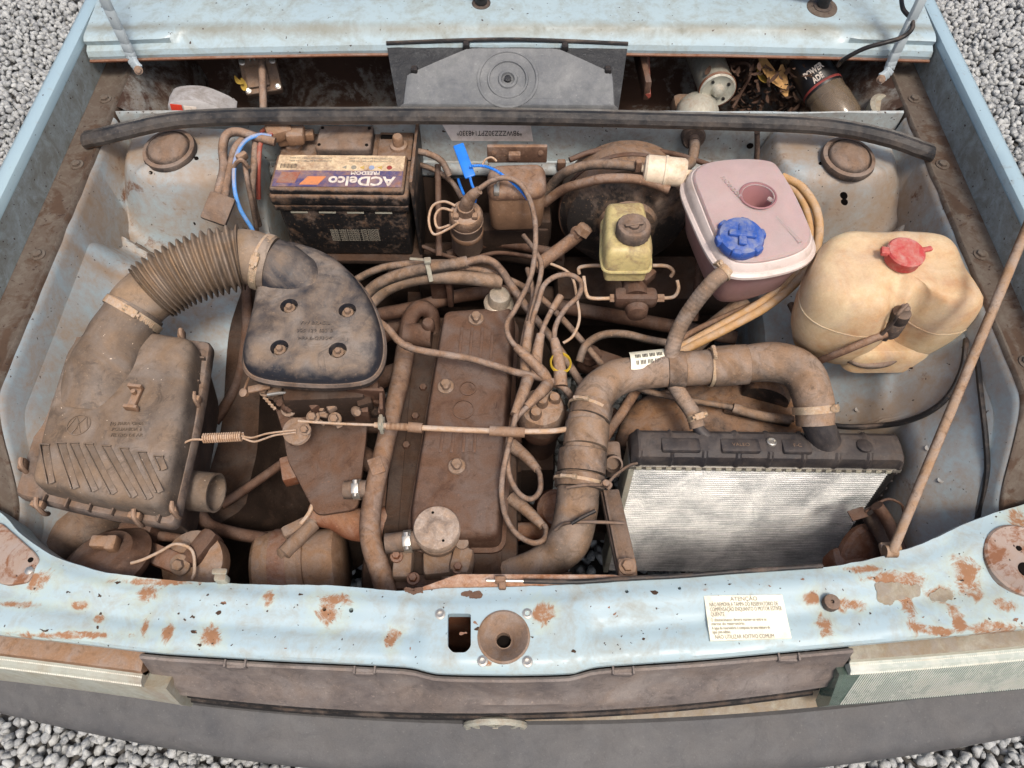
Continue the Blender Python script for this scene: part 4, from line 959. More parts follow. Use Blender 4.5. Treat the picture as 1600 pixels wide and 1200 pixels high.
mk('terminal_clamp', J(rbox(B(-.098, .042, .822), (.045, .030, .018), .004, .2), rbox(B(-.070, .044, .824), (.030, .018, .014), .003, .1), lathe([(.006, 0), (.006, .012), (.004, .013)], B(-.074, .044, .83), (0, 0, 1), 6)), 'tan', bt)
bb('carry_slot_shade', .075, .060, .8085, .03, .008, .004, 'void', .001)  # dark bar painted as the shade of a slot
def lq(name, x0, x1, y0, y1, z, mat, sk=0.0):
    q = [B(x0, y0, z), B(x1, y0, z), B(x1 + sk, y1, z), B(x0 + sk, y1, z)]
    return mk(name, (q + [p - Vector((0, 0, .0009)) for p in q], [(0, 1, 2, 3), (0, 4, 5, 1), (1, 5, 6, 2), (2, 6, 7, 3), (3, 7, 4, 0)]), mat, lid)
ZL = .8142
lab = lq('label', -.112, .110, -.072, .004, ZL, 'label')
lq('label_band', -.112, .110, -.074, -.035, ZL + .0006, 'labelp')
lq('label_emblem', -.066, -.034, -.070, -.050, ZL + .0011, 'labelo', .012)
lq('label_stripe', -.006, .108, -.0465, -.0355, ZL + .0010, 'labelp')
lq('label_emblem', -.106, -.074, -.066, -.040, ZL + .0011, 'redw', .006)
rx, ry = Matrix.Rotation(ang, 3, 'Z') @ Vector((-1, 0, 0)), Matrix.Rotation(ang, 3, 'Z') @ Vector((0, -1, 0))
text('ACDelco', B(.040, -.0600, ZL + .0014), .0300, rx, ry, 'inkw', lid, 'brand_lettering', 'CENTER', .0003, 1.0, .0009)
text('FREEDOM', B(.045, -.0415, ZL + .0016), .0115, rx, ry, 'inkw', lid, 'model_lettering', 'CENTER', .0003, 1.0, .0003)
for k in range(4): text('AUTOMOTIVE BATTERY 12V 60Ah', B(.05 if k < 2 else -.055, -.004 - .007 * (k % 2), ZL + .0008), .0055, rx, ry, 'inkl', lid, 'small_print', 'CENTER', .0002, .9)
for k, mt in enumerate(('inkr', 'yellow', 'bluew', 'yellow', 'inkl', 'inkl')):
    mk('warning_icon', lathe([(.0048, 0), (.0046, .0008), (.0002, .0008)], B(.085 - .0155 * k, -.0265, ZL + .0002), (0, 0, 1), 3 if k % 2 else 16), mt, lid)
mk('barcode', J(*[rbox(B(-.105 + .0021 * k, -.024, ZL + .0006), (.0006 + .0006 * (k * 7 % 3 == 0), .011, .0006), 0, ang) for k in range(14)]), 'ink', lid)
for k in range(6): text('PERIGO: ACIDO SULFURICO - EVITE CONTATO', B(.012, -BD / 2 + .0062, .712 - .0052 * k), .0052, (1, 0, 0), (0, 0, 1), 'inkl', bt, 'case_print', 'CENTER', .0002, .8)
for k in range(4): bb('case_slot', -.078 + .050 * k, -BD / 2 + .0062, .757, .030, .002, .004, 'lip', .0005)
solo('battery_tray', 'dirty steel tray carrying the battery', 'tray', J(rbox(B(0, .01, .637), (.26, .20, .012), .004, ang), rbox(B(0, .05, .56), (.2, .08, .15), .01, ang)), 'engdark')
solo('battery_sleeve', 'black plastic side panel standing along the right side of the battery', 'panel', rbox(B(.127, .01, .735), (.006, .17, .185), .002, ang), 'batt')

# wiring bundle between strut tower and battery
grp = 'wires beside the battery'
hose('blue_wire', 'bright blue wire arching from the battery terminal down past the tower', 'wire', [(424, 213, .850), (405, 211, .856), (384, 220, .858), (372, 238, .852), (366, 262, .842), (367, 298, .826), (376, 328, .80), (394, 358, .765), (400, 375, .74)], .0036, 'bluew')
hose('battery_cable', 'thick tan battery cable looping over beside the blue wire', 'cable', [(430, 222, .845), (400, 214, .852), (372, 206, .858), (354, 211, .855), (348, 232, .848), (350, 262, .838), (344, 290, .832), (338, 312, .826)], .0078, 'lead')
hose('battery_cable', 'thick tan battery cable nearest the tower running down into the wrapped sleeve', 'cable', [(384, 214, .845), (368, 232, .842), (360, 262, .836), (354, 288, .830), (350, 314, .824)], .0072, 'lead')
hose('red_wire', 'dull red wire behind the bundle next to the battery', 'wire', [(425, 208, .85), (408, 222, .845), (404, 260, .82), (404, 310, .76)], .0042, 'redw')
hose('brown_cable', 'brown cable hanging straight down beside the battery case', 'cable', [(400, 218, .842), (397, 258, .825), (394, 305, .79), (404, 352, .72)], .0062, 'lead')
hose('brown_cable', 'short brown cable strapped to the blue wire by a dusty clip', 'cable', [(374, 232, .848), (382, 256, .838), (388, 290, .815), (396, 330, .77), (402, 366, .71)], .0045, 'lead')
solo('wrapped_sleeve', 'flat black taped sleeve hanging on the strut tower', 'sleeve', rbox(W(341, 326, .822), (.044, .050, .010), .004, Matrix.Rotation(R(-14), 3, 'Z') @ Matrix.Rotation(R(14), 3, 'Y') @ Matrix.Rotation(R(24), 3, 'X')), 'plast')
solo('wire_connector', 'crusty tan multi-wire connector behind the battery', 'connector', J(rbox(W(436, 205, .84), (.045, .035, .022), .006, .4), rbox(W(462, 212, .835), (.032, .03, .024), .006, .1), rbox(W(420, 216, .835), (.024, .014, .014), .004, -.3)), 'tan')
hose('red_wire', 'short faded red wire entering the crusty connector', 'wire', [(408, 206, .835), (418, 200, .842), (432, 198, .842)], .004, 'redw')
solo('wire_strap', 'dusty clip strapping the blue wire to its neighbours', 'clip', J(rbox(W(378, 245, .850), (.020, .012, .014), .004, .8), tube([W(364, 262, .842), W(376, 250, .856), W(388, 262, .838)], .004, 8)), 'boot')

# ============================================================ AIR FILTER BOX, INTAKE HOSE, CARBURETTOR HAT
ab = thing('air_filter_box', 'dusty black plastic air filter box with ribbed lid and round side inlet', 'filter box', W(170, 680, .62))
fo = OL([(98, 528), (200, 520), (332, 535), (316, 640), (274, 824), (148, 805), (22, 774), (50, 690)], .765, [.02, .05, .012, .05, .012, .05, .012, .05], 3)
mk('box_body', stack(fo, [(.040, .62), (.034, .64), (.016, .745), (.010, .752)]), 'plast', ab)
fl = mk('box_flange', stack(fo, [(.004, .748), (0, .751), (0, .764), (.003, .768)]), 'plast', ab)
lo_ = OL([(108, 545), (150, 506), (302, 531), (291, 640), (254, 792), (150, 778), (50, 752), (78, 640)], .80, [.02, .025, .014, .06, .014, .06, .012, .08], 5)
ld = mk('box_lid', stack(lo_, [(-.003, .766), (-.002, .792), (.0, .800), (.003, .805), (.008, .8085), (.020, .8105), (.045, .811)]), 'box', ab)
nk = mk('lid_neck', TP([(160, 640, .762), (168, 585, .786), (185, 535, .80), (205, 498, .812), (214, 484, .816)], [.060, .056, .047, .043, .042], seg=28, n=10), 'box', ab)
for k, (x, y, x2, y2) in enumerate(((62, 694, 74, 756), (88, 692, 112, 764), (108, 692, 142, 768), (131, 693, 172, 772), (158, 696, 204, 777), (186, 700, 228, 780), (214, 706, 244, 770), (240, 712, 250, 735))):
    mk('lid_rib', J(bar(W(x, y, .8115), W(x2, y2, .8105), .0022, .004, .0008), bar(W(x, y, .8115), W(x + 16, y + 1, .8115), .002, .004, .0008)), 'box', ld)
    a, b = W(x + 5, y + 3, .8112), W(x2 + 2, y2 - 1, .810)
    mk('lid_rib_face', bar(a + Vector((.0045, 0, -.0005)), b + Vector((.0045, 0, -.0005)), .008, .003, .001), 'box', ld)
mk('sensor_clip', J(rbox(W(211, 622, .815), (.012, .034, .007), .002, -.12), rbox(W(212, 605, .818), (.020, .005, .012), .001, -.12), rbox(W(205, 637, .818), (.020, .005, .012), .001, -.12), lathe([(.0035, 0), (.0035, .008), (.001, .0085)], W(211, 615, .818), (0, 0, 1), 10)), 'tan', ld)
rg = W(123, 664, .8112)
mk('embossed_roundel', J(lathe([(.0165, 0), (.0165, .0010), (.0150, .0010), (.0150, 0), (.0165, 0)], rg, (0, 0, 1), 36), *[bar(rg + Vector((a, b, .0004)), rg + Vector((c, d, .0004)), .0018, .0012, 0) for a, b, c, d in ((-.006, -.014, 0, .0), (0, 0, .006, -.014), (-.014, -.005, -.007, .013), (-.007, .013, 0, .002), (0, .002, .007, .013), (.007, .013, .014, -.005))]), 'box', ld)
for k, s_ in enumerate(('(+) PARA CIMA', 'POLIAMIDA 6', 'FILTRO DE AR')): text(s_, W(198, 662 + 9 * k, .8116), .007, (1, 0, 0), (0, 1, 0), 'box', ld, 'embossed_text', 'CENTER', .0008, 1.0)
for x, y, r_ in ((285, 526, .2), (306, 625, 1.3), (276, 700, 1.3), (272, 796, .5), (213, 808, 1.45), (62, 790, 1.45), (38, 728, .2)):
    c = W(x, y, .772)
    mk('lid_clip', J(rbox(c + Vector((0, 0, .003)), (.018, .010, .014), .003, r_ + 1.57), tube([c + Vector((0, -.002, -.024)), c + Vector((.004, -.008, -.008)), c + Vector((.002, -.004, .010)), c + Vector((0, .006, .012))], .0035, 8, 6)), 'boot', ab)
for k in range(7):
    mk('flange_rib', rbox(W(312 - 8.2 * k, 560 + 36 * k, .771), (.018, .0025, .010), .0006, -.15), 'plast', fl)
for k in range(6):
    mk('flange_rib', rbox(W(70 + 36 * k, 781 + 5.5 * k, .771), (.0025, .014, .010), .0006, -.12), 'plast', fl)
s0, s1 = W(276, 764, .70), W(338, 770, .705)
ax = (s1 - s0).normalized(); L_ = (s1 - s0).length
mk('inlet_stub', lathe([(.036, -.02), (.036, L_ * .25), (.030, L_ * .32), (.029, L_ - .002), (.0295, L_), (.0265, L_), (.026, L_ - .04), (.0001, L_ - .045)], s0, ax, 36), 'box', ab)

ih = thing('intake_hose', 'thick ribbed tan intake hose curving from filter box to carburettor hat', 'hose', W(320, 420, .74))
ihp = [(203, 496, .812), (222, 470, .820), (262, 440, .830), (305, 420, .834), (345, 408, .834), (385, 402, .830), (425, 413, .822)]
def corr(t):
    if t < .20 or t > .80: return .93 if .06 < t < .94 else .97
    n = (t - .20) / .60; return 1.0 + .105 * math.cos((n ** .85) * 2 * math.pi * 15)
mk('ribbed_hose', TP(ihp, [.045, .0445, .0455, .047, .048, .047, .0445], seg=36, n=44, rf=corr), 'corr', ih, 60)
clamp(W(208, 492, .812), W(222, 470, .82) - W(203, 496, .812), .0445, ih, 2.2, .012)
clamp(W(413, 410, .822), W(425, 413, .822) - W(395, 402, .829), .0445, ih, 2.2, .012)

ch = thing('carburettor_hat', 'black plastic carburettor air hat, dusty, with four bolt wells', 'air hat', W(495, 540, .74))
co = OS([(402, 452), (420, 418), (448, 386), (482, 390), (520, 405), (552, 430), (580, 466), (598, 510), (603, 548), (594, 580), (570, 598), (520, 604), (460, 602), (412, 596), (386, 584), (378, 562), (384, 530), (394, 490)], .785, 5)
mk('hat_flange', stack(co, [(.004, .770), (0, .773), (-.001, .782), (.002, .786)]), 'plast', ch)
wells = [(452, 479), (543, 486), (437, 544), (528, 548)]
ht_ = mk('hat_shell', stack(co, [(.004, .780), (.004, .792), (.007, .803), (.013, .812), (.022, .8175), (.036, .820)]), 'cover', ch)
cut(ht_, [lathe([(.0125, -.014), (.0145, .02)], W(x, y, .818), (0, 0, 1), 24) for x, y in wells])
for x, y in wells:
    mk('well_bolt', hexbolt(W(x + 1, y + 4, .8045), .0052, .010, (0, 0, 1), 1.7), 'alloy', ch)
mk('hat_neck', TP([(520, 480, .784), (495, 458, .790), (465, 436, .802), (440, 421, .814), (420, 411, .822)], [.012, .030, .0405, .0435, .042], seg=28, n=8), 'cover', ch)
for k, s_ in enumerate(('VW BRASIL', '305 129 623 B', '>PA6-GF30<')): text(s_, W(492, 505 + 12 * k, .8202), .0085, (1, 0, 0), (0, 1, 0), 'cover', ch, 'embossed_text', 'CENTER', .0010, 1.1)

# ============================================================ ENGINE
en = thing('engine', 'longitudinal four-cylinder engine caked in brown dust with a ribbed valve cover', 'engine', (W(715, 660, .3).x, .62, .22))
hz = .600
vo = OL([(690, 480), (800, 472), (806, 486), (783, 838), (640, 838), (636, 800)], .660, [.018, .014, .014, .016, .02, .02], 4)
vc = mk('valve_cover', stack(vo, [(-.006, hz), (-.006, hz + .006), (.0005, hz + .010), (.002, .640), (.005, .652), (.010, .6585), (.018, .661), (.026, .6615)]), 'engine', en)
for k in range(4): mk('cover_rib', bar(W(722 + 16 * k, 512, .6608), W(717 + 16.5 * k, 562, .6608), .006, .0036, .0016), 'engine', vc)
for k in range(4): mk('cover_rib', bar(W(692 + 17 * k, 676, .6608), W(688 + 17.5 * k, 708, .6608), .006, .0036, .0016), 'engine', vc)
rp = W(731, 607, .6618)
mk('embossed_ring', lathe([(.014, -.001), (.014, .0014), (.0122, .0016), (.012, -.001), (.014, -.001)], rp, (0, 0, 1), 30), 'engine', vc)
mk('embossed_ring', lathe([(.018, -.001), (.018, .0012), (.0165, .0014), (.0163, -.001), (.018, -.001)], W(724, 640, .6618), (0, 0, 1), 30), 'engine', vc)
for px, py in ((744, 497), (697, 603), (714, 727)):
    nb = mk('cover_nut', hexbolt(W(px, py + 3, .6605), .0088, .017, (0, 0, 1), 1.55), 'alloy', vc)
    mk('stud_tip', lathe([(.0045, 0), (.0045, .005), (.003, .006), (.0003, .006)], W(px, py + 3, .677), (0, 0, 1), 12), 'alloy', nb)
oc = W(779, 476, .652)
cp_ = mk('oil_filler_cap', lathe([(.0265, 0), (.027, .005), (.025, .008), (.0205, .010), (.0195, .027), (.0175, .031), (.010, .032), (.0002, .0315)], oc, (.08, -.05, 1), 36, .012, 12), 'capsteel', en)
mk('filler_neck', lathe([(.020, -.05), (.020, 0)], oc, (0, 0, 1), 24), 'engine', en)
# head, block, sump built below the cover
X1, X2 = W(640, 700, hz).x, W(785, 700, hz).x; ym = .62
mk('cylinder_head', J(rbox(((X1 + X2) / 2 - .004, ym, .555), (.215, .50, .085), .008), rbox(((X1 + X2) / 2 - .004, ym, .594), (.165, .49, .012), .003)), 'engdark', en)
mk('cylinder_block', J(rbox(((X1 + X2) / 2, ym - .01, .42), (.20, .48, .20), .012), *[rbox(((X1 + X2) / 2 + .104, .42 + .1 * k, .44), (.014, .05, .12), .004) for k in range(5)]), 'engdark', en)
mk('oil_sump', rbox(((X1 + X2) / 2, ym, .27), (.22, .44, .12), .02), 'engdark', en)
mk('timing_cover', J(rbox((W(700, 900, .55).x, .365, .53), (.17, .025, .14), .008), rbox((W(820, 905, .52).x, .385, .50), (.16, .04, .06), .008)), 'engine', en)
mk('gearbox', lathe([(.14, 0), (.15, .02), (.15, .06), (.12, .14), (.09, .26), (.085, .40)], (-.06, .86, .36), (0, 1, -.12), 28), 'engdark', en)
# intake side pieces filling the gap left of the cover
random.seed(9)
mk('head_ledge', J(rbox(W(650, 620, .58), (.03, .34, .02), .004, .14), rbox(W(640, 760, .57), (.04, .10, .03), .006, .14)), 'engine', en)
for k in range(4): mk('intake_runner', tube([W(640, 500 + 75 * k, .55), W(600, 520 + 70 * k, .565), W(560, 560 + 50 * k, .57)], .019, 14), 'engine', en)
for px, py in ((634, 520), (650, 655), (636, 700), (628, 600), (662, 610)): mk('head_stud', hexbolt(W(px, py, .592), .007, .014), 'engine', en)
mk('coolant_elbow', J(tube([W(634, 540, .60), W(640, 500, .625), W(655, 482, .635), W(672, 490, .62), W(676, 520, .59)], .0155, 14), lathe([(.022, 0), (.022, .05)], W(632, 523, .615), (1, -.05, 0), 20), lathe([(.012, 0), (.012, .014), (.009, .018)], W(670, 512, .63), (0, 0, 1), 12)), 'engine', en)
mk('bracket_plate', J(rbox(W(687, 445, .66), (.035, .006, .075), .002, .1), rbox(W(703, 452, .655), (.010, .03, .07), .002)), 'engine', en)
mk('bracket_eye', lathe([(.012, -.005), (.012, .005), (.0075, .005), (.0075, -.005), (.012, -.005)], W(680, 428, .70), (.15, -.6, .8), 20), 'engine', en)
# heat shield
hs = OL([(437, 652), (470, 640), (575, 658), (572, 690), (556, 790), (490, 796), (476, 770), (446, 712)], .635, .012, 3)
mk('heat_shield', stack(hs, [(0, .628), (-.001, .630), (0, .634), (.003, .6355)], lambda x, y: .010 * math.sin((x + .3) * 14) - .16 * max(0, .60 - y)), 'engine', en)
mk('shield_flap', rbox(W(455, 735, .585), (.03, .045, .028), .004, .3), 'rust', en)
# exhaust manifold stub, alternator-side casting
mk('exhaust_branch', TP([(488, 802, .575), (520, 806, .578), (560, 820, .575), (610, 815, .57), (640, 800, .56)], [.020, .022, .027, .026, .026], seg=18), 'iron', en)
mk('manifold_flange', rbox(W(610, 775, .565), (.05, .09, .03), .008, .1), 'engine', en)

# long coolant pipe beside the engine
pp = thing('coolant_pipe', 'long tan steel coolant pipe running beside the valve cover to the front', 'pipe', W(590, 760, .55))
mk('pipe_tube', TP([(634, 545, .615), (626, 590, .63), (612, 650, .64), (598, 710, .645), (584, 770, .645), (578, 820, .642), (582, 855, .635), (592, 885, .625), (604, 925, .60)], [.0175, .0165, .0155, .0155, .0155, .016, .0165, .0165, .0165], seg=18), 'pipe', pp)
mk('pipe_tab', rbox(W(588, 728, .66), (.022, .03, .004), .0015, .4), 'pipe', pp)
cl = W(556, 765, .645)
mk('stub_hose', lathe([(.0145, -.018), (.0145, .018)], cl, (1, .02, .05), 20), 'plast', pp); clamp(cl + Vector((.003, 0, 0)), (1, .02, .05), .0148, pp, 1.9, .011, 'steel')
# fuel pump with domed cap
fpz = .665; fc = W(682, 824, fpz)
fu = thing('fuel_pump', 'round dusty fuel pump with domed cap beside the valve cover', 'pump', fc - Vector((0, 0, .12)))
mk('pump_body', lathe([(.022, -.10), (.024, -.06), (.034, -.035), (.0345, -.022), (.030, -.016)], fc, (0, 0, 1), 32), 'alloy', fu)
mk('pump_cap', lathe([(.032, -.018), (.0355, -.014), (.0355, -.004), (.0335, .000), (.026, .0015), (.022, .001), (.014, .0025), (.010, .0065), (.006, .008), (.0002, .008)], fc, (0, 0, 1), 40), 'pumpcap', fu)
for a in (1.85, 5.2): mk('cap_hole_shade', lathe([(.0022, 0), (.0020, .0008), (.0002, .0006)], fc + Vector((math.cos(a) * .024, math.sin(a) * .024, .0012)), (0, 0, 1), 12), 'void', fu)  # dark dots painting hole shade on the cap
mk('pump_flange', J(rbox(W(690, 885, .60), (.055, .04, .05), .008, .1), rbox(W(722, 880, .615), (.035, .045, .045), .012, -.2), rbox(W(632, 880, .60), (.03, .06, .05), .006)), 'alloy', fu)
for px, py in ((716, 888), (620, 870), (646, 905)): mk('flange_bolt', hexbolt(W(px, py, .628), .0065, .012), 'rust', fu)
c2 = W(634, 846, .640)
mk('pump_hose', lathe([(.0155, -.030), (.0155, .022)], c2, (1, .1, .05), 20), 'plast', fu); clamp(c2 + Vector((.004, 0, 0)), (1, .1, .05), .0158, fu, 1.9, .012, 'steel')
mk('pump_outlet', J(tube([W(705, 900, .61), W(706, 930, .60)], .015, 14, 3), lathe([(.010, 0), (.010, .04)], W(724, 862, .60), (0, 0, 1), 14)), 'alloy', fu)
solo('oil_filter_stub', 'grimy reddish cylinder standing in front of the fuel pump behind the panel', 'filter', lathe([(.030, -.09), (.030, .0), (.026, .006), (.02, .004), (.0002, .004)], W(646, 912, .57), (0, 0, 1), 28), 'rust')
# alternator
al = thing('alternator', 'rusty tan alternator body low beside the coolant pipe', 'alternator', W(480, 870, .40))
mk('alternator_body', J(lathe([(.060, 0), (.066, .006), (.066, .075), (.060, .082)], W(408, 895, .515), (1, .12, .05), 32), lathe([(.055, .08), (.058, .085), (.058, .13), (.045, .14)], W(408, 895, .515), (1, .12, .05), 32)), 'tan', al)
mk('alternator_band', lathe([(.0675, .03), (.0675, .056), (.066, .058)], W(408, 895, .515), (1, .12, .05), 32), 'rust', al)
mk('alternator_lug', J(lathe([(.012, -.045), (.012, .02), (.008, .022)], W(458, 850, .585), (-.55, -.75, .1), 16), rbox(W(470, 822, .58), (.06, .02, .02), .005, .5)), 'alloy', al)
mk('alternator_strap', tube([W(470, 818, .60), W(480, 806, .605), W(488, 790, .61), (W(486, 772, .60))], .0035, 8), 'wire', al)
mk('alternator_bolt', lathe([(.009, 0), (.009, .008), (.006, .009)], W(444, 862, .585), (-.5, -.6, .6), 6), 'alloy', al)
mk('fan_pulley', lathe([(.045, 0), (.05, .004), (.05, .02), (.04, .024)], W(575, 900, .50), (1, 0, .05), 28), 'engdark', al)

# ============================================================ CARBURETTOR
cz = thing('carburettor', 'dirty twin-barrel carburettor with levers under the black air hat', 'carburettor', W(500, 620, .64))
mk('carb_body', J(rbox(W(515, 600, .715), (.13, .10, .07), .012, .05), rbox(W(535, 628, .70), (.085, .05, .05), .008, .08), rbox(W(490, 590, .655), (.10, .10, .05), .01)), 'engdark', cz)
mk('float_bowl', rbox(W(545, 618, .725), (.10, .030, .045), .008, .08), 'engine', cz)
mk('cable_bracket', J(rbox(W(572, 614, .745), (.058, .006, .026), .002, -.06), rbox(W(597, 628, .740), (.006, .04, .026), .002, .1), rbox(W(566, 648, .715), (.024, .010, .034), .002), rbox(W(598, 652, .715), (.008, .012, .05), .002)), 'engine', cz)
mk('throttle_lever', stack(OL([(428, 632), (446, 624), (478, 636), (482, 655), (470, 690), (452, 696), (440, 670)], .70, .012, 3), [(0, .694), (0, .698), (.001, .6995)]), 'engine', cz)
mk('throttle_drum', lathe([(.018, 0), (.021, .003), (.018, .006), (.021, .012), (.016, .013), (.008, .016), (.0002, .017)], W(466, 676, .70), (0, -.25, 1), 28), 'alloy', cz)
for px, py, r_ in ((452, 640, .008), (490, 652, .007), (524, 655, .007), (550, 625, .006), (415, 612, .006), (478, 672, .006), (505, 640, .005), (440, 622, .005)):
    mk('carb_screw', hexbolt(W(px, py, .712), r_, .014, (0, -.4, 1)), 'alloy', cz)
mk('linkage_rod', TP([(418, 617, .742), (440, 614, .745), (455, 616, .745), (472, 622, .738)], .0028, seg=8), 'steel', cz)
mk('choke_lever', J(rbox(W(405, 606, .742), (.034, .012, .005), .002, .25), lathe([(.006, -.004), (.007, .004), (.004, .006)], W(382, 614, .74), (-.3, -.3, .9), 12), tube([W(389, 590, .765), W(384, 602, .75), W(381, 612, .742)], .0018, 6)), 'tan', cz)
mk('linkage_arm', J(bar(W(486, 645, .712), W(512, 650, .712), .008, .005), bar(W(520, 645, .715), W(532, 668, .70), .010, .004), bar(W(495, 655, .705), W(508, 664, .70), .006, .005)), 'alloy', cz)
mk('return_spring', tube([W(412 + 2 * k + (4 if k % 2 else 0), 622 + 2.2 * k, .725 + (.004 if k % 2 else 0)) for k in range(9)], .0018, 6, 4), 'wire', cz)
random.seed(13)
for k in range(16):
    px, py = random.uniform(395, 590), random.uniform(606, 650)
    mk('carb_fitting', rbox(W(px, py, random.uniform(.68, .73)), (random.uniform(.01, .03), random.uniform(.008, .02), random.uniform(.012, .03)), .003, random.uniform(-1, 1)) if k % 2 else lathe([(.007, 0), (.008, .01), (.005, .016)], W(px, py, random.uniform(.69, .73)), (random.uniform(-1, 1), -.6, .6), 12), random.choice(['engine', 'engdark', 'alloy']), cz)
# throttle cable
tcb = thing('throttle_cable', 'tan throttle cable stretched straight across the valve cover', 'cable', W(680, 668, .70))
mk('cable_inner', TP([(466, 658, .716), (530, 662, .722), (585, 664, .726)], .0022, seg=8), 'wire', tcb)
mk('cable_outer', TP([(585, 664, .726), (650, 668, .727), (760, 673, .727), (850, 674, .716), (890, 670, .695), (930, 664, .66)], .0045, seg=12), 'wire', tcb)
for q in ([(638, 667, .727), (660, 669, .727)], [(765, 673, .727), (820, 676, .727)]): mk('cable_ferrule', TP(q, .008, seg=12, n=3), 'tan', tcb)
mk('cable_thread', tube([W(604 + k * 1.3, 666 + k * .05, .727) for k in range(26)], .0058, 10, 4, rf=lambda t: 1 + .12 * math.sin(t * 150)), 'wire', tcb)
mk('adjuster_nut', J(lathe([(.011, -.004), (.011, .004)], W(596, 661, .727), (1, 0, 0), 6), rbox(W(596, 663, .725), (.006, .020, .03), .002)), 'lip', tcb)
# return spring with twisted wire
sg = thing('return_spring', 'small coil spring held by twisted wire between filter box and throttle', 'spring', W(350, 687, .76))
a, b = W(318, 685, .775), W(378, 682, .765); pts = []
for k in range(17 * 8 + 1):
    t = k / (17 * 8); an = t * 17 * 2 * math.pi; pts.append(a * (1 - t) + b * t + Vector((0, math.cos(an), math.sin(an))) * .0062)
mk('spring_coil', tube(pts, .0015, 6, 1), 'wire', sg)
mk('spring_hook', TP([(276, 688, .79), (284, 693, .786), (300, 687, .78), (318, 687, .775)], .0016, seg=6), 'wire', sg)
mk('twisted_wire', J(TP([(376, 681, .765), (392, 684, .758), (405, 681, .75), (420, 677, .742), (462, 672, .725)], .0015, seg=6), TP([(378, 684, .765), (396, 690, .757), (412, 686, .748), (430, 680, .738), (462, 676, .725)], .0015, seg=6)), 'wire', sg)

# ============================================================ HOSES BEHIND THE ENGINE
hose('vacuum_hose', 'upper tan hose in the bundle passing under the white cable tie', 'hose', [(520, 462, .68), (562, 434, .70), (600, 418, .715), (650, 412, .725), (700, 411, .73), (728, 411, .73)], .0068, 'hose')
hose('vacuum_hose', 'thick grey-tan hose at the middle of the bundle behind the carburettor hat', 'hose', [(540, 500, .68), (572, 460, .69), (598, 440, .705), (640, 425, .72), (690, 416, .728), (730, 409, .728)], .0105, 'hose')
hose('vacuum_hose', 'lowest thick hose of the bundle running on to the black sleeve', 'hose', [(545, 520, .66), (578, 474, .67), (610, 448, .69), (660, 434, .70), (720, 434, .705), (785, 440, .70)], .0125, 'hoseb')
hose('metal_pipe', 'bent metal fuel pipe emerging from the hose bundle toward the distributor', 'pipe', [(728, 410, .73), (752, 405, .735), (770, 410, .732), (785, 425, .72), (800, 448, .70), (830, 490, .67), (870, 540, .63), (920, 620, .60)], .0072, 'lead')
hose('brown_pipe', 'thin brown pipe crossing diagonally from the bundle under the ignition leads', 'pipe', [(700, 418, .715), (760, 424, .70), (830, 455, .68), (880, 500, .655), (945, 575, .61)], .0058, 'lead')
hose('rear_pipe', 'dark brown pipe crossing behind the engine toward the steering column', 'pipe', [(540, 500, .62), (640, 483, .62), (720, 462, .60), (800, 455, .58)], .013, 'engine')
tie = thing('cable_tie_bracket', 'cream cable tie strapping the hose bundle to a metal bracket', 'cable tie', W(672, 420, .71))
mk('tie_strap', J(bar(W(640, 404, .752), W(666, 406, .752), .005, .002), bar(W(666, 405, .752), W(674, 440, .715), .008, .003)), 'lip', tie)
mk('tie_head', rbox(W(668, 407, .754), (.012, .010, .008), .002, .1), 'lip', tie)
hose('breather_hose', 'long bare tan breather hose crossing over the valve cover', 'hose', [(575, 490, .752), (606, 514, .748), (622, 532, .742), (645, 545, .735), (700, 555, .72), (740, 562, .712), (800, 580, .702), (850, 592, .695), (880, 605, .685), (898, 628, .66)], .0062, 'lead')
# steering column / coil area
coil = thing('ignition_coil', 'cylindrical dusty ignition coil with capped terminal standing by the battery', 'coil', W(730, 400, .62))
cc = W(728, 335, .775); axc = Vector((.02, -.15, 1)).normalized()
mk('coil_can', lathe([(.027, -.10), (.0285, -.095), (.0285, -.022), (.030, -.020), (.030, -.016), (.028, -.014)], cc, axc, 32), 'alloy', coil)
mk('coil_top', lathe([(.029, -.016), (.0295, .0), (.026, .006), (.016, .008), (.014, .022), (.011, .024), (.0002, .024)], cc, axc, 32), 'boot', coil)
mk('coil_boot', tube([cc + axc * .018, cc + axc * .035 + Vector((.004, 0, 0)), cc + axc * .05 + Vector((.012, .002, 0)), cc + axc * .062 + Vector((.024, .004, 0))], [.0125, .0115, .0095, .0075], 16), 'boot', coil)
mk('coil_strap', lathe([(.0288, -.055), (.0298, -.053), (.0298, -.043), (.0288, -.041)], cc, axc, 32), 'tan', coil)
for k in (-1, 1): mk('coil_terminal', rbox(cc + Vector((.016 * k, -.012, .008)), (.010, .012, .008), .002), 'boot', coil)
for k, pts in enumerate(([(712, 322, .79), (694, 315, .79), (676, 322, .78), (670, 345, .765), (678, 366, .755), (700, 358, .765), (716, 348, .78)], [(708, 330, .785), (690, 326, .78), (680, 338, .77), (684, 356, .76), (702, 352, .77)])):
    hose('coil_wire', ('outer', 'inner')[k] + ' looped tan wire on the side of the ignition coil', 'wire', pts, .0024, 'wire')
hose('coil_bracket_rod', 'upright brown rod between battery and ignition coil', 'rod', [(684, 258, .76), (685, 320, .73), (686, 400, .68)], .006, 'engine')
hose('loom_cable', 'tan cable leaving the battery sleeve toward the blue seal tag', 'cable', [(648, 236, .80), (668, 240, .80), (690, 252, .79), (702, 275, .77)], .006, 'lead')
hose('loom_cable', 'brown cable sagging between battery and coil below the seal tag', 'cable', [(648, 255, .77), (680, 266, .755), (706, 285, .75), (722, 310, .745)], .005, 'lead')
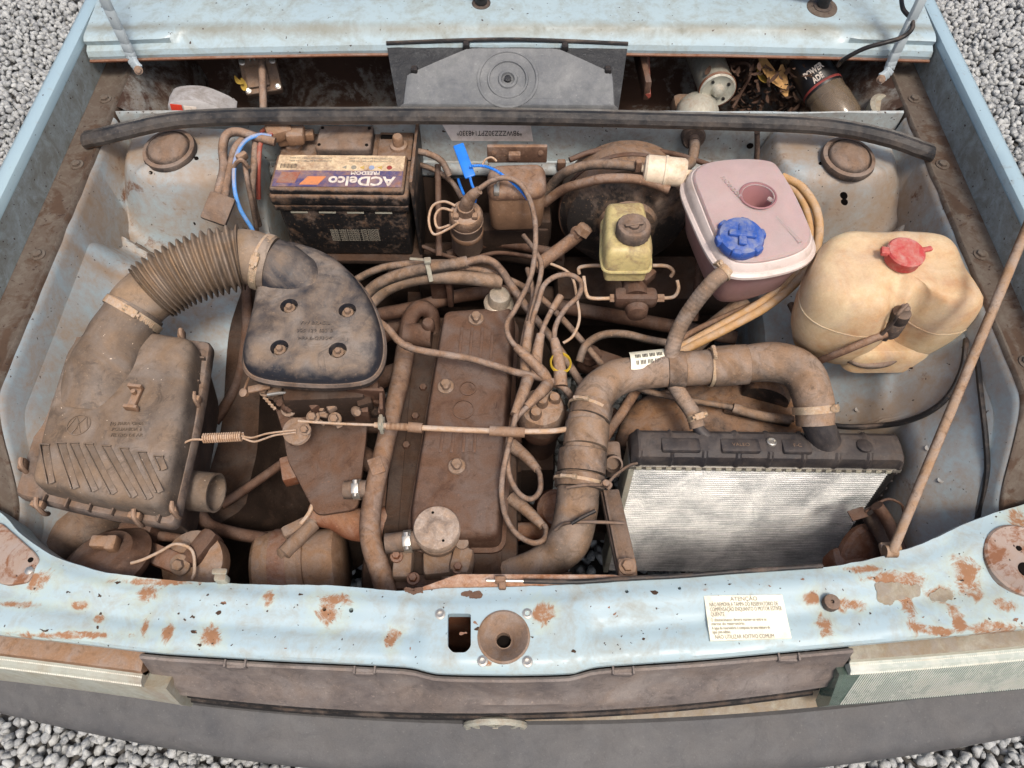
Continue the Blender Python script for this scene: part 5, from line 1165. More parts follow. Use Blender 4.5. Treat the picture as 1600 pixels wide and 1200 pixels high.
# blue security tag
tg = thing('seal_tag', 'bright blue plastic security seal with a beaded tail looped near the coil', 'seal tag', W(730, 280, .78))
ta, tb = W(716, 226, .852), W(735, 277, .836)
mk('tag_plate', bar(ta, tb, .019, .005, .002, (0, -.5, 1)), 'blue', tg)
mk('tag_tail', tube([W(734, 260, .848)] + [W(*p) for p in ((752, 259, .852), (772, 265, .85), (794, 280, .84), (812, 296, .828), (824, 311, .815))], .0024, 8, 18, rf=lambda t: 1 + .25 * math.sin(t * 190)), 'blue', tg)
mk('tag_tail', TP([(734, 276, .836), (738, 290, .825), (744, 302, .815), (742, 316, .80)], .0024, seg=8), 'blue', tg)
mk('tag_tail', TP([(716, 280, .80), (720, 292, .80), (725, 304, .80)], .0024, seg=8), 'blue', tg)
# square metal canister on the bulkhead
cn = thing('metal_canister', 'rounded square tan metal canister on a bracket at the bulkhead', 'canister', W(808, 320, .70))
ko = rpoly([W(x, y, .815).to_2d() for x, y in ((764, 258), (850, 255), (853, 300), (762, 303))], .022, 5)
mk('canister_body', stack(ko, [(.006, .72), (.002, .726), (0, .76), (0, .800), (.001, .803)]), 'tan', cn)
mk('canister_lid', stack(ko, [(-.002, .801), (-.0025, .806), (.000, .813), (.005, .817), (.012, .818)]), 'pipe', cn)
mk('canister_terminal', J(rbox(W(776, 297, .815), (.010, .02, .010), .002), lathe([(.003, 0), (.003, .010), (.002, .011)], W(778, 290, .818), (0, 0, 1), 8)), 'steel', cn)
mk('canister_bracket', J(rbox(W(808, 240, .823), (.105, .008, .036), .002), rbox(W(804, 244, .836), (.022, .012, .014), .003)), 'pipe', cn)
for px in (772, 845): mk('bracket_rivet', lathe([(.005, 0), (.005, .003), (.002, .004)], W(px, 238, .828), (0, -1, .3), 12), 'pipe', cn)
hose('canister_wire', 'thin tan wire arching on top of the canister bracket', 'wire', [(752, 262, .82), (758, 250, .83), (768, 246, .835), (776, 252, .83)], .002, 'wire')

# ============================================================ DISTRIBUTOR AND LEADS
di = thing('distributor', 'dust-caked distributor with a forest of lead boots beside the valve cover', 'distributor', W(846, 680, .52))
dc = W(846, 648, .635)
mk('distributor_body', lathe([(.030, -.12), (.032, -.05), (.036, -.045), (.036, -.03), (.041, -.028), (.042, -.012), (.040, -.006)], dc, (0, -.05, 1), 32), 'engine', di)
mk('distributor_cap', lathe([(.041, -.008), (.042, .0), (.040, .018), (.034, .030), (.020, .036), (.0002, .037)], dc, (0, -.05, 1), 36, .02, 8), 'boot', di)
mk('vacuum_capsule', J(lathe([(.024, -.012), (.028, -.004), (.028, .004), (.024, .012)], W(800, 672, .59), (1, .2, .1), 24), tube([W(812, 670, .59), W(835, 668, .59)], .006, 8, 3)), 'engine', di)
for k in range(2): mk('cap_clip', bar(dc + Vector((.042 - .084 * k, -.006, -.03)), dc + Vector((.040 - .080 * k, -.004, .014)), .010, .003), 'alloy', di)
tw = [(dc + Vector((math.cos(a), math.sin(a), 0)) * (.022 if a < 9 else 0) + Vector((0, 0, .028))) for a in (.4, 1.6, 2.9, 4.2)] + [dc + Vector((0, 0, .034))]
for p in tw: mk('cap_tower', lathe([(.010, -.004), (.0095, .014), (.008, .018)], p, (0, -.03, 1), 16), 'boot', di)
def lead(label, pts, boots, r_=.0046):
    t = thing('ignition_lead', label, 'ignition lead', W(*pts[0]) - Vector((0, 0, .01)), 'ignition leads')
    mk('lead_cable', TP(pts, r_, seg=10), 'lead', t)
    for b_, rr in boots: mk('lead_boot', TP(b_, rr, seg=14, n=5), 'boot', t)
lead('ignition lead looping from the coil over to the distributor', [(748, 296, .835), (768, 283, .842), (792, 278, .845), (815, 290, .84), (832, 325, .82), (837, 372, .80), (830, 430, .775), (808, 478, .755), (792, 506, .745), (797, 530, .735), (815, 550, .725)], [([(806, 542, .730), (825, 560, .722), (850, 585, .70), (856, 604, .685)], [.0065, .0085, .0095, .010])])
lead('ignition lead hanging lowest, looping down to the spark plug by the fuel pump', [(818, 612, .71), (806, 650, .715), (794, 700, .71), (784, 755, .69), (788, 800, .665), (805, 832, .65), (832, 848, .64), (850, 842, .63), (853, 826, .62), (845, 815, .615)], [([(826, 588, .69), (818, 612, .71), (803, 648, .715)], [.011, .0095, .006]), ([(848, 822, .617), (828, 802, .61), (800, 778, .60)], [.0065, .0095, .012])])
lead('ignition lead curling tightly back to the upper spark plug under the distributor', [(850, 610, .71), (828, 632, .712), (806, 655, .71), (794, 690, .705), (794, 735, .69), (808, 768, .675), (828, 780, .665), (843, 768, .655), (844, 745, .645), (838, 730, .64)], [([(856, 600, .69), (846, 612, .706), (822, 636, .712)], [.011, .010, .006]), ([(840, 734, .64), (822, 714, .63), (800, 696, .62)], [.0065, .0095, .012])])
lead('ignition lead arching high toward the brake servo and back', [(866, 540, .715), (868, 510, .735), (884, 482, .75), (904, 462, .755), (908, 442, .755), (892, 430, .755), (868, 432, .75), (850, 446, .745), (842, 470, .735), (832, 500, .72), (826, 530, .70)], [([(876, 604, .69), (874, 570, .70), (868, 540, .715), (866, 528, .722)], [.012, .0105, .0085, .006])])
lead('short ignition lead standing with a bare sleeve end beside the distributor', [(838, 555, .715), (848, 515, .73), (862, 485, .738), (876, 463, .742)], [([(838, 590, .69), (838, 560, .712), (845, 522, .728)], [.0105, .010, .007]), ([(862, 485, .738), (876, 463, .742)], [.0062, .0066])])
lead('ignition lead rising behind the others straight toward the coil', [(822, 560, .705), (826, 510, .715), (838, 460, .72), (846, 418, .725), (838, 395, .725), (818, 368, .72)], [([(822, 580, .69), (822, 548, .705), (827, 508, .715)], [.0105, .0095, .006])])
lead('ignition lead crossing from the left of the distributor to the rear hoses', [(815, 545, .70), (822, 510, .705), (833, 462, .70), (824, 420, .69)], [([(822, 545, .70), (828, 505, .712)], [.009, .0085])])
solo('yellow_tape', 'ring of yellow tape around a distributor boot', 'tape', J(*[lathe([(.0165, -.003), (.0180, 0), (.0165, .003), (.0150, 0), (.0165, -.003)], W(876, 568, .702) + Vector((0, 0, .004 * k)), (.1, -.2, 1), 24) for k in range(2)]), 'yellow')
hose('earth_wire', 'thin tan wire looping from the metal pipe around to the distributor', 'wire', [(832, 405, .70), (860, 412, .71), (892, 430, .71), (902, 470, .70), (905, 500, .69), (895, 525, .68), (880, 536, .675)], .0026, 'wire')

# ============================================================ BRAKE SERVO, RESERVOIR
bo = thing('brake_servo', 'round black brake servo drum, dusty, on the bulkhead', 'brake servo', W(978, 420, .60))
b0 = W(978, 344, .722)
axb = Vector((0, -1, .12)).normalized()
mk('servo_drum', lathe([(.06, -.12), (.10, -.10), (.117, -.075), (.117, -.035), (.1215, -.032), (.1215, -.024), (.115, -.020), (.107, .0), (.085, .012), (.055, .016), (.050, .026), (.03, .028), (.0002, .028)], b0, axb, 48), 'servo', bo)
mk('servo_seam', lathe([(.1215, -.033), (.1230, -.028), (.1215, -.023)], b0, axb, 48), 'engine', bo)
mk('servo_valve', J(lathe([(.011, 0), (.012, .012), (.009, .014)], W(905, 365, .735), (-.5, -.4, .6), 16), tube([W(835, 418, .71), W(860, 400, .715), W(890, 378, .725), W(905, 366, .735)], .012, 14)), 'pipe', bo)
mk('valve_nut', lathe([(.015, -.004), (.015, .010), (.010, .013)], W(910, 362, .745), (.5, .3, .7), 6), 'tan', bo)
ms = thing('master_cylinder', 'brown brake master cylinder below the cream fluid reservoir', 'master cylinder', W(992, 480, .66))
mb = W(993, 468, .72)
mk('cylinder_body', J(lathe([(.024, 0), (.022, .02), (.017, .06), (.017, .14)], mb + Vector((0, 0, 0)), (0, 1, .02), 24), rbox(mb + Vector((0, .004, .0)), (.075, .030, .030), .010), lathe([(.020, -.02), (.017, -.032), (.008, -.036), (.0002, -.036)], mb, (0, 1, .02), 24)), 'engine', ms)
for s_, pts in ((1, [(1030, 466, .72), (1052, 464, .722), (1060, 452, .728), (1058, 438, .735)]), (-1, [(960, 466, .72), (925, 466, .722), (916, 458, .728), (912, 432, .738)])):
    mk('brake_pipe', TP(pts, .0032, seg=10), 'wire', ms)
    mk('pipe_nut', lathe([(.0075, -.006), (.0075, .008)], W(pts[0][0], pts[0][1], .72), (s_, 0, 0), 6), 'tan', ms)
mk('brake_pipe', TP([(905, 428, .70), (906, 418, .71), (930, 415, .715), (952, 417, .71)], .0034, seg=10), 'wire', ms)
mk('brake_pipe', TP([(1020, 415, .712), (1042, 416, .715), (1052, 424, .71), (1048, 432, .70)], .0034, seg=10), 'wire', ms)
mk('reservoir_neck', J(lathe([(.022, 0), (.022, .06)], W(990, 440, .715), (0, .2, 1), 20), rbox(W(1010, 432, .735), (.03, .02, .02), .003, .8)), 'engine', ms)
rs = thing('brake_reservoir', 'grimy cream brake fluid reservoir with ribbed black cap', 'reservoir', W(983, 410, .75))
ro = rpoly([W(x, y, .83).to_2d() for x, y in ((946, 313), (1008, 311), (1022, 372), (1022, 396), (948, 396), (944, 372))], .012, 4)
mk('reservoir_lower', stack(ro, [(.016, .748), (.010, .752), (.004, .758), (.003, .782), (0, .784)]), 'res', rs)
mk('reservoir_seam', stack(ro, [(-.003, .783), (-.004, .7855), (-.003, .788)]), 'res', rs)
mk('reservoir_upper', stack(ro, [(0, .787), (.001, .818), (.004, .826), (.010, .831), (.018, .832)]), 'res', rs)
rc_ = W(988, 366, .832)
cpn = mk('reservoir_cap', lathe([(.0235, 0), (.0275, .002), (.0275, .018), (.025, .0215), (.019, .022), (.016, .0195), (.009, .019), (.008, .023), (.0002, .023)], rc_, (0, 0, 1), 60, .018, 20), 'plast', rs)
mk('cap_bar', rbox(rc_ + Vector((0, 0, .0225)), (.030, .006, .004), .0015, .2), 'plast', cpn)
# fuel filter
ff = thing('fuel_filter', 'small cream plastic inline fuel filter beside the expansion tank', 'fuel filter', W(1040, 280, .76))
fa, fb = W(1011, 264, .850), W(1068, 270, .850); ax = (fb - fa).normalized(); L_ = (fb - fa).length
mk('filter_body', lathe([(.006, -.022), (.006, -.006), (.020, -.004), (.0235, 0), (.0238, L_ * .45), (.0255, L_ * .47), (.0255, L_ * .53), (.0238, L_ * .55), (.0235, L_), (.020, L_ + .004), (.006, L_ + .005), (.006, L_ + .018)], fa, ax, 32), 'filter', ff)
mk('filter_clip', rbox(W(997, 259, .858), (.010, .010, .022), .002, .1), 'pipe', ff)
hose('fuel_hose', 'tan fuel hose arching from the canister to the fuel filter', 'hose', [(850, 305, .76), (872, 278, .80), (895, 264, .83), (930, 257, .845), (970, 258, .85), (1003, 262, .85)], .0085, 'hose')
hose('fuel_hose', 'second tan hose below, running along the top of the brake servo', 'hose', [(850, 318, .75), (880, 296, .79), (920, 284, .825), (950, 279, .84), (1000, 281, .84), (1045, 296, .83)], .0085, 'pipe')
hose('loom_cable', 'thin dark cable lying along the bulkhead step above the fuel hose', 'cable', [(890, 250, .81), (930, 236, .815), (985, 234, .815), (1050, 240, .81), (1110, 258, .80)], .005, 'engine')
solo('hose_bracket', 'small tan tab riveted to the bulkhead above the fuel hose', 'bracket', J(rbox(WY(877, 258, 1.10), (.016, .012, .022), .003), rbox(WY(1010, 236, 1.10), (.014, .012, .022), .003)), 'pipe')

# ============================================================ EXPANSION TANK
et = thing('expansion_tank', 'translucent pinkish coolant expansion tank with a blue screw cap', 'expansion tank', W(1165, 440, .70))
eo = OS([(1068, 296), (1080, 274), (1112, 264), (1160, 261), (1200, 266), (1218, 282), (1244, 325), (1266, 368), (1270, 392), (1256, 408), (1225, 420), (1178, 428), (1138, 424), (1112, 398), (1086, 345)], .850, 5)
tlow = mk('tank_lower', stack(eo, [(.060, .715), (.045, .722), (.020, .765), (.010, .812), (.006, .838), (.004, .841)]), 'tankf', et)
tsm = mk('tank_seam', stack(eo, [(-.001, .839), (-.005, .842), (-.005, .847), (-.001, .850)]), 'tankrim', et)
tdz = lambda x, y: -.25 * max(0, .90 - y) * .35
tt = mk('tank_upper', stack(eo, [(.001, .848), (.002, .860), (.004, .868), (.008, .8735), (.013, .8745), (.02, .8735)], tdz), 'tankrim', et)
tp = mk('tank_top', stack(eo, [(.009, .868), (.0105, .8765), (.014, .880), (.024, .8815), (.04, .882)], tdz), 'tankp', et)
for o_ in (tlow, tsm, tt, tp): cut(o_, [lathe([(.0225, -.050), (.0255, .03)], W(1182, 312, .872), (0, 0, 1), 28)])
mk('lit_well_floor', lathe([(.019, 0), (.0002, .001)], W(1182, 312, .872) + Vector((0, 0, -.034)), (0, 0, 1), 28), 'tankp', et)  # paler disc paints the shading at the bottom of the well
mk('tank_well', lathe([(.0300, .0095), (.0275, .0105), (.0245, .007), (.0220, -.030), (.018, -.036), (.0002, -.037)], W(1182, 312, .872), (0, 0, 1), 32, cap0=False), 'tankin', et)
for x, y, x2, y2 in ((1200, 310, 1232, 330), (1212, 340, 1250, 380)): mk('tank_rib', tube([W(x, y, .874), W(x2, y2, .872)], .004, 8, 3), 'tankp', et)
text('RADIADOR', W(1142, 292, .8815), .010, (.45, -.9, 0), (.9, .45, 0), 'tankp', et, 'embossed_text', 'CENTER', .001)
bc2 = W(1155, 376, .872)
mk('tank_neck', lathe([(.034, -.022), (.033, .004)], bc2, (0, -.12, 1), 32), 'tankp', et)
bcap = mk('screw_cap', lathe([(.0335, -.004), (.0355, -.001), (.0355, .008), (.033, .014), (.026, .0165), (.012, .0175), (.0002, .0172)], bc2, (0, -.12, 1), 48), 'bluecap', et)
for k in range(6):
    a = k * math.pi / 3 + .2; mk('cap_grip', rbox(bc2 + Vector((math.cos(a) * .0335, math.sin(a) * .0335, .006)), (.012, .016, .014), .004, a), 'bluecap', bcap)
mk('cap_wing', J(rbox(bc2 + Vector((0, -.004, .019)), (.042, .012, .007), .003, -.15), rbox(bc2 + Vector((0, -.004, .0185)), (.012, .042, .005), .002, -.15)), 'bluecap', bcap)
eh = thing('expansion_hose', 'braided grey hose from the expansion tank down to the radiator', 'hose', W(1060, 600, .60))
ehp = [(1132, 425, .842), (1112, 442, .835), (1085, 475, .80), (1062, 512, .765), (1050, 550, .735), (1050, 590, .705), (1065, 620, .685), (1082, 645, .675), (1090, 668, .665)]
mk('braided_hose', TP(ehp, .0125, seg=18, n=30, rf=lambda t: 1 + .012 * math.sin(t * 260)), 'hoseb', eh)
clamp(W(1132, 425, .842), W(1132, 425, .842) - W(1112, 442, .835), .0128, eh, .6, .010); clamp(W(1087, 652, .672), W(1090, 668, .665) - W(1082, 645, .675), .0128, eh, 1.6, .010)
# ochre hoses curling round the tank
hose('ochre_hose', 'outer ochre plastic hose wrapped round the expansion tank', 'hose', [(1222, 276, .80), (1252, 292, .80), (1276, 330, .79), (1278, 378, .77), (1255, 428, .75), (1205, 474, .73), (1150, 506, .71), (1060, 552, .69), (1020, 580, .67)], .0075, 'ochre')
hose('ochre_hose', 'inner ochre plastic hose hugging the side of the expansion tank', 'hose', [(1218, 284, .79), (1244, 300, .79), (1262, 335, .78), (1266, 385, .76), (1240, 430, .745), (1195, 468, .73), (1140, 500, .71), (1058, 545, .69)], .0068, 'ochre')
hose('ochre_hose', 'lower tan hose running below the ochre pair toward the big coolant hose', 'hose', [(1250, 420, .735), (1205, 462, .72), (1140, 492, .70), (1080, 520, .685), (1050, 545, .67)], .0058, 'pipe')
hose('heater_hose', 'fat dusty black hose end pointing up below the expansion tank', 'hose', [(1165, 470, .70), (1140, 492, .685), (1105, 520, .66), (1075, 548, .63)], .017, 'hoseb')
hose('brake_line_upright', 'upright brown pipe between brake servo and expansion tank', 'pipe', [(1094, 395, .72), (1090, 440, .68), (1085, 500, .62)], .007, 'engine')
hose('steering_rod', 'rusty steering rod slanting across the dark gap behind the coolant hose', 'rod', [(870, 478, .56), (950, 492, .55), (1060, 512, .54), (1150, 528, .54)], .014, 'engine')
hose('vacuum_hose', 'tan hose arching above the gap right of the distributor', 'hose', [(905, 565, .65), (915, 540, .665), (940, 524, .67), (975, 522, .668), (1010, 530, .66), (1042, 536, .65)], .0072, 'hose')
hose('drop_link', 'brown slanted strut in the right-hand gap below the ochre hoses', 'strut', [(1190, 490, .55), (1205, 520, .53), (1222, 555, .50)], .020, 'engine')
solo('steering_joint', 'rusty steering joint lump in the gap right of the distributor', 'joint', J(rbox(W(940, 570, .56), (.09, .05, .04), .015, -.4), lathe([(.018, 0), (.02, .02), (.012, .03)], W(925, 560, .57), (-.3, -.3, 1), 16)), 'engine')

# ============================================================ WASHER BOTTLE
wz = .835
wbt = thing('washer_bottle', 'large yellowed washer bottle with red flip cap on the right wing', 'washer bottle', W(1390, 500, .66))
wo = catm([W(*p).to_2d() for p in ((1252, 470, 0.810), (1257, 436, 0.825), (1274, 396, 0.855), (1290, 366, 0.870), (1322, 352, 0.877), (1385, 350, 0.879), (1445, 350, 0.879), (1484, 358, 0.877), (1505, 382, 0.870), (1519, 428, 0.855), (1528, 466, 0.835), (1522, 500, 0.810), (1492, 530, 0.785), (1452, 536, 0.780), (1424, 522, 0.785), (1407, 508, 0.790), (1391, 522, 0.785), (1366, 540, 0.775), (1326, 542, 0.775), (1284, 520, 0.790), (1260, 496, 0.800))], 6, True)
gv = W(1402, 470, .855)
def wdz(x, y):
    g_ = math.exp(-(((x - gv.x) / .018) ** 2)) * sm((gv.y + .045 - y) / .05)
    return -.034 * g_ - .012 * sm((.84 - y) / .12) + .004 * nse(x, y, 12) + .003 * nse(x, y, 30)
def wgeo():
    v, f = stack(wo, [(.030, .700), (.016, .708), (.006, .74), (.001, .775), (0, .80), (.001, .83), (.004, .852), (.009, .867), (.016, .877), (.026, .883), (.042, .8865), (.065, .888), (.09, .8885)])
    return [Vector((p.x, p.y, p.z + wdz(p.x, p.y) * sm((p.z - .795) / .07))) for p in v], f
mk('bottle_shell', wgeo(), 'wash', wbt, 70)
mk('mould_seam', tube([Vector((p.x, p.y, 0.803)) for p in (wo + wo[:1])][::2], .0012, 5, 2), 'wash', wbt)
lo2 = OL([(1312, 505), (1480, 502), (1470, 548), (1440, 557), (1352, 558), (1332, 550)], .745, .015, 4)
mk('bottle_foot', stack(lo2, [(.008, .690), (.002, .695), (0, .735), (.004, .745), (.012, .749)]), 'wash', wbt)
rcp = W(1411, 401, .887)
rd = mk('flip_cap', lathe([(.026, -.006), (.0265, .004), (.0275, .006), (.0275, .011), (.025, .0135), (.0002, .014)], rcp, (0, -.05, 1), 40), 'redcap', wbt)
mk('cap_hinge', rbox(rcp + Vector((-.030, .002, .009)), (.012, .014, .008), .002, -.2), 'redcap', rd)
mk('cap_tab', rbox(rcp + Vector((.032, .006, .009)), (.018, .008, .006), .002, .25), 'redcap', rd)
pa, pb = W(1410, 488, .845), W(1380, 532, .775)
pm = mk('washer_pump', lathe([(.007, -.012), (.009, -.004), (.0135, 0), (.0145, .015), (.0135, .018), (.0150, .021), (.0150, .045), (.012, .052), (.006, .054), (.005, .066)], pa, (pb - pa), 24), 'plast', wbt)
mk('pump_wire', tube([W(1418, 476, .865), W(1404, 490, .862), W(1394, 505, .84), W(1378, 522, .81)], .003, 8), 'plast', wbt)
hose('washer_tube', 'tan tube leaving the washer pump toward the coolant hose', 'tube', [(1384, 522, .805), (1358, 532, .80), (1320, 548, .78), (1290, 560, .75), (1268, 568, .71)], .0062, 'pipe')
hose('washer_tube', 'dark tube curving under the front of the washer bottle', 'tube', [(1235, 475, .71), (1252, 505, .71), (1285, 535, .715), (1320, 558, .72), (1350, 570, .72), (1385, 568, .725), (1405, 555, .735)], .0058, 'hose')
solo('washer_tube', 'long black tube along the right rail curving round to the radiator', 'tube', tube([onwing(x, y, 1, .006) for x, y in ((1508, 470), (1507, 505), (1506, 540), (1500, 580), (1480, 620), (1450, 646), (1410, 662), (1370, 668))] + [W(1325, 667, .63), W(1290, 663, .62)], .0046, 8), 'black')
solo('loom_cable', 'thin black cable hanging down the right inner wing behind the prop rod', 'cable', tube([onwing(x, y, 1, .006) for x, y in ((1395, 226), (1428, 280), (1460, 330), (1490, 380), (1513, 440), (1520, 520), (1527, 600), (1536, 680), (1539, 740), (1530, 795), (1516, 832))], .0042, 8), 'black')
hose('bent_wire', 'short bent stiff wire lying on the right wing below the washer bottle', 'wire', [(1395, 577, .70), (1410, 573, .705), (1428, 576, .71), (1434, 581, .71)], .0018, 'engdark')
hose('bent_wire', 'tiny vertical wire and clip on the right wing', 'wire', [(1389, 594, .645), (1391, 615, .635), (1378, 619, .635)], .0013, 'engdark')

hose('heater_pipe', 'fat brown heater pipe low across the foot of the bulkhead', 'pipe', [(560, 400, .60), (640, 395, .60), (760, 392, .60), (880, 410, .58)], .018, 'engdark')
hose('loom_cable', 'dark loom running low between coil and brake servo', 'cable', [(700, 400, .64), (760, 380, .65), (820, 385, .65), (880, 400, .64)], .010, 'engine')
hose('loom_cable', 'thin dark wire crossing the gap under the ignition coil', 'cable', [(660, 385, .66), (720, 405, .66), (780, 395, .66), (850, 405, .655)], .004, 'engine')
solo('pedal_box', 'brown pressed-steel pedal bracket below the canister', 'bracket', J(rbox(W(800, 365, .66), (.14, .05, .07), .008), rbox(W(840, 350, .68), (.05, .05, .06), .008)), 'engdark')
solo('selector_box', 'dark brown gear linkage housing below the hose bundle', 'housing', J(rbox(W(720, 440, .55), (.16, .08, .08), .012), rbox(W(640, 430, .54), (.08, .07, .10), .012)), 'engdark')
solo('steering_rack', 'dirty steering rack tube across the rear of the bay', 'rack', tube([W(640, 470, .50), W(860, 470, .50), W(1180, 470, .52)], .03, 16, 5), 'engdark')
solo('engine_mount', 'brown chassis bracket below the brake servo', 'bracket', rbox(W(980, 455, .52), (.30, .12, .10), .02), 'engdark')

# ============================================================ RADIATOR
ra = thing('radiator', 'silver finned radiator with black ribbed plastic top tank', 'radiator', W(1170, 900, .30))
RT, RB_ = .628, .285
tl, tr = W(985, 728, RT), W(1402, 734, RT); bl_, br_ = W(950, 900, RB_), W(1282, 890, RB_)
dn = ((bl_ + br_) / 2 - (tl + tr) / 2).normalized(); rxv = (tr - tl).normalized(); nrm = rxv.cross(dn).normalized()
if nrm.y > 0: nrm = -nrm
H_ = ((bl_ + br_) / 2 - (tl + tr) / 2).length; Wd = (tr - tl).length; ctr = (tl + tr) / 2
mt = Matrix((rxv, -nrm, -dn)).transposed()
def RP(x, d, h): return ctr + rxv * x + (-nrm) * d + dn * h      # x across, d back, h down
mk('radiator_core', rbox(RP(0, .020, H_ / 2), (Wd - .016, .034, H_), .001, mt), 'core', ra)
mk('core_fins', J(*[rbox(RP(0, .0022, .006 + k * (H_ - .008) / 58), (Wd - .018, .0016, .0016), 0, mt) for k in range(59)]), 'core', ra)
for s_ in (-1, 1):
    sp2 = mk('side_plate', rbox(RP(s_ * (Wd / 2 - .003), .022, H_ / 2), (.010, .046, H_ + .01), .002, mt), 'black' if s_ > 0 else 'motor', ra)
    if s_ > 0: mk('side_teeth', J(*[rbox(RP(Wd / 2 + .003, .004 + .012 * (k % 2), .012 + k * .0105), (.004, .010, .005), .0005, mt) for k in range(30)]), 'tank', sp2)
hd = mk('header_plate', rbox(RP(0, .020, -.003), (Wd + .006, .052, .008), .001, mt), 'steel', ra)
for k in range(26): mk('header_tab', rbox(RP(-Wd / 2 + .012 + k * (Wd - .02) / 25.6, -.0070, -.003), (.009, .002, .007), .0004, mt), 'lip', hd)
# top tank: rounded ribbed moulding
def tanksec(x):
    e = 1 - .25 * max(0, (abs(x) - Wd / 2 + .012) / .012) ** 2 if abs(x) > Wd / 2 - .012 else 1
    rb = .0022 * (1 if (x * 1000) % 52 < 6 else 0)
    pr = [(-.004, -.007), (-.0055, -.012), (-.003, -.030), (.004, -.0385), (.018, -.043), (.036, -.042), (.045, -.036), (.047, -.008)]
    return [(d - rb * (1 if d < .01 else -1), h * e - rb * .6) for d, h in pr]
v, f = [], []; n = 130
for i in range(n + 1):
    x = -Wd / 2 - .002 + (Wd + .004) * i / n
    for d, h in tanksec(x): v.append(RP(x, d, h))
k = 8
for i in range(n):
    for j in range(k): a, b = i * k + j, i * k + (j + 1) % k; f.append((a, b, b + k, a + k))
f += [tuple(range(k)), tuple(n * k + j for j in range(k))[::-1]]
tk = mk('top_tank', (v, f), 'tank', ra, 30)
for x, wd in ((-.140, .062), (-.046, .062), (.043, .046)):
    mk('tank_boss', rbox(RP(x, .012, -.0405), (wd, .026, .010), .004, mt), 'tank', tk)
for x, s_ in ((-.046, 'VALEO'), (.043, 'F-C')): text(s_, RP(x, .011, -.0460), .009, rxv, -nrm, 'plast', tk, 'moulded_text', 'CENTER', .0004)
mk('tank_screw', lathe([(.008, 0), (.008, .004), (.006, .005), (.005, .003), (.0002, .003)], RP(.004, .018, -.0425), -dn, 20), 'steel', tk)
mk('tank_boss', lathe([(.012, 0), (.012, .004), (.010, .005), (.0002, .005)], RP(.150, .014, -.041), -dn, 24), 'tank', tk)
nk0 = RP(.098, .030, -.020); nk1 = W(1272, 652, .70)
mk('tank_neck', tube([nk0, nk0 * .5 + nk1 * .5 + Vector((.004, -.004, 0)), nk1], [.029, .0245, .0235], 24, 6), 'tank', tk)
mk('filler_stub', tube([RP(-.085, .03, -.03), W(1093, 672, .662), W(1090, 660, .668)], .0095, 14, 4), 'tank', tk)
# fan cowl behind the radiator
fo2 = OS([(968, 662), (985, 632), (1020, 612), (1075, 600), (1140, 598), (1200, 606), (1245, 622), (1270, 645), (1275, 690), (1110, 715), (975, 700)], .575, 5)
fn = thing('radiator_fan_cowl', 'mud-splashed black fan cowl arching behind the radiator tank', 'fan cowl', W(1120, 660, .42))
mk('cowl_shell', stack(fo2, [(.02, .42), (.006, .50), (0, .56), (.003, .575), (.012, .586), (.03, .592), (.05, .594)]), 'fan', fn)
mk('cowl_strut', bar(W(1130, 640, .598), W(1235, 662, .598), .012, .012, .004), 'fan', fn)
mk('fan_motor', lathe([(.04, 0), (.042, .01), (.042, .06), (.03, .07)], W(1195, 625, .60) , (.3, .9, .1), 24), 'fan', fn)
hose('fan_cable', 'taped tan fan cable lying over the fan cowl', 'cable', [(985, 603, .655), (1030, 616, .645), (1080, 626, .635), (1140, 636, .625), (1190, 650, .62), (1240, 655, .618)], .0055, 'hose')
solo('cable_sleeve', 'thicker grey sleeve on the fan cable', 'sleeve', TP([(1145, 637, .626), (1190, 650, .622), (1235, 656, .62)], .0085, seg=14), 'hoseb')
# big coolant hose
bh_ = thing('coolant_hose', 'big dusty black radiator hose snaking from the tank neck round to the front', 'hose', W(1000, 620, .55))
hp = [(1274, 664, .690), (1270, 622, .712), (1252, 582, .722), (1212, 566, .722), (1150, 570, .718), (1090, 575, .712), (1040, 578, .708), (1000, 583, .704), (960, 592, .702), (930, 618, .70), (918, 655, .695), (912, 700, .685), (905, 750, .67), (900, 800, .65), (888, 845, .625), (860, 873, .60), (810, 890, .585), (750, 900, .57)]
rr_ = [.029, .031, .033, .0325, .030, .0285, .028, .0275, .030, .0315, .031, .031, .0325, .033, .033, .028, .022, .018]
mk('hose_tube', TP(hp, rr_, seg=28, n=9), 'hoseb', bh_)
def sleeve(a, b, r_, mat='hoseb'):
    pa, pb = W(*a), W(*b); L = (pb - pa).length
    return mk('hose_sleeve', lathe([(r_ - .002, 0), (r_, .001), (r_ + .0005, L * .5), (r_, L - .001), (r_ - .002, L)], pa, pb - pa, 32), mat, bh_)
sleeve((1168, 569, .719), (1112, 573, .714), .0325); sleeve((1070, 577, .710), (1042, 578, .708), .0300, 'hose')
sleeve((926, 632, .699), (920, 656, .696), .0335, 'hose'); sleeve((918, 662, .694), (914, 700, .687), .0345, 'hoseb'); sleeve((911, 704, .684), (908, 740, .674), .0375, 'hose'); sleeve((907, 742, .672), (905, 764, .666), .0385, 'hose')
clamp(W(1271, 640, .704), W(1270, 622, .712) - W(1274, 664, .690), .0300, bh_, 2.4, .012)
clamp(W(1110, 574, .7135), (1, 0, 0), .0300, bh_, 1.4, .006); clamp(W(921, 640, .698), W(918, 655, .695) - W(930, 618, .70), .0338, bh_, 2.0, .005); clamp(W(905, 752, .669), W(905, 750, .67) - W(912, 700, .685), .0388, bh_, 2.0, .005)
mk('barcode_label', sheet(lambda a, b: tuple(W(982 + 54 * a, 579 - 6 * a, .705) + Vector((0, math.sin((b - .45) * 2.0) * .0300, math.cos((b - .45) * 2.0) * .0300 - .001))), 8, 10), 'sticker', bh_)
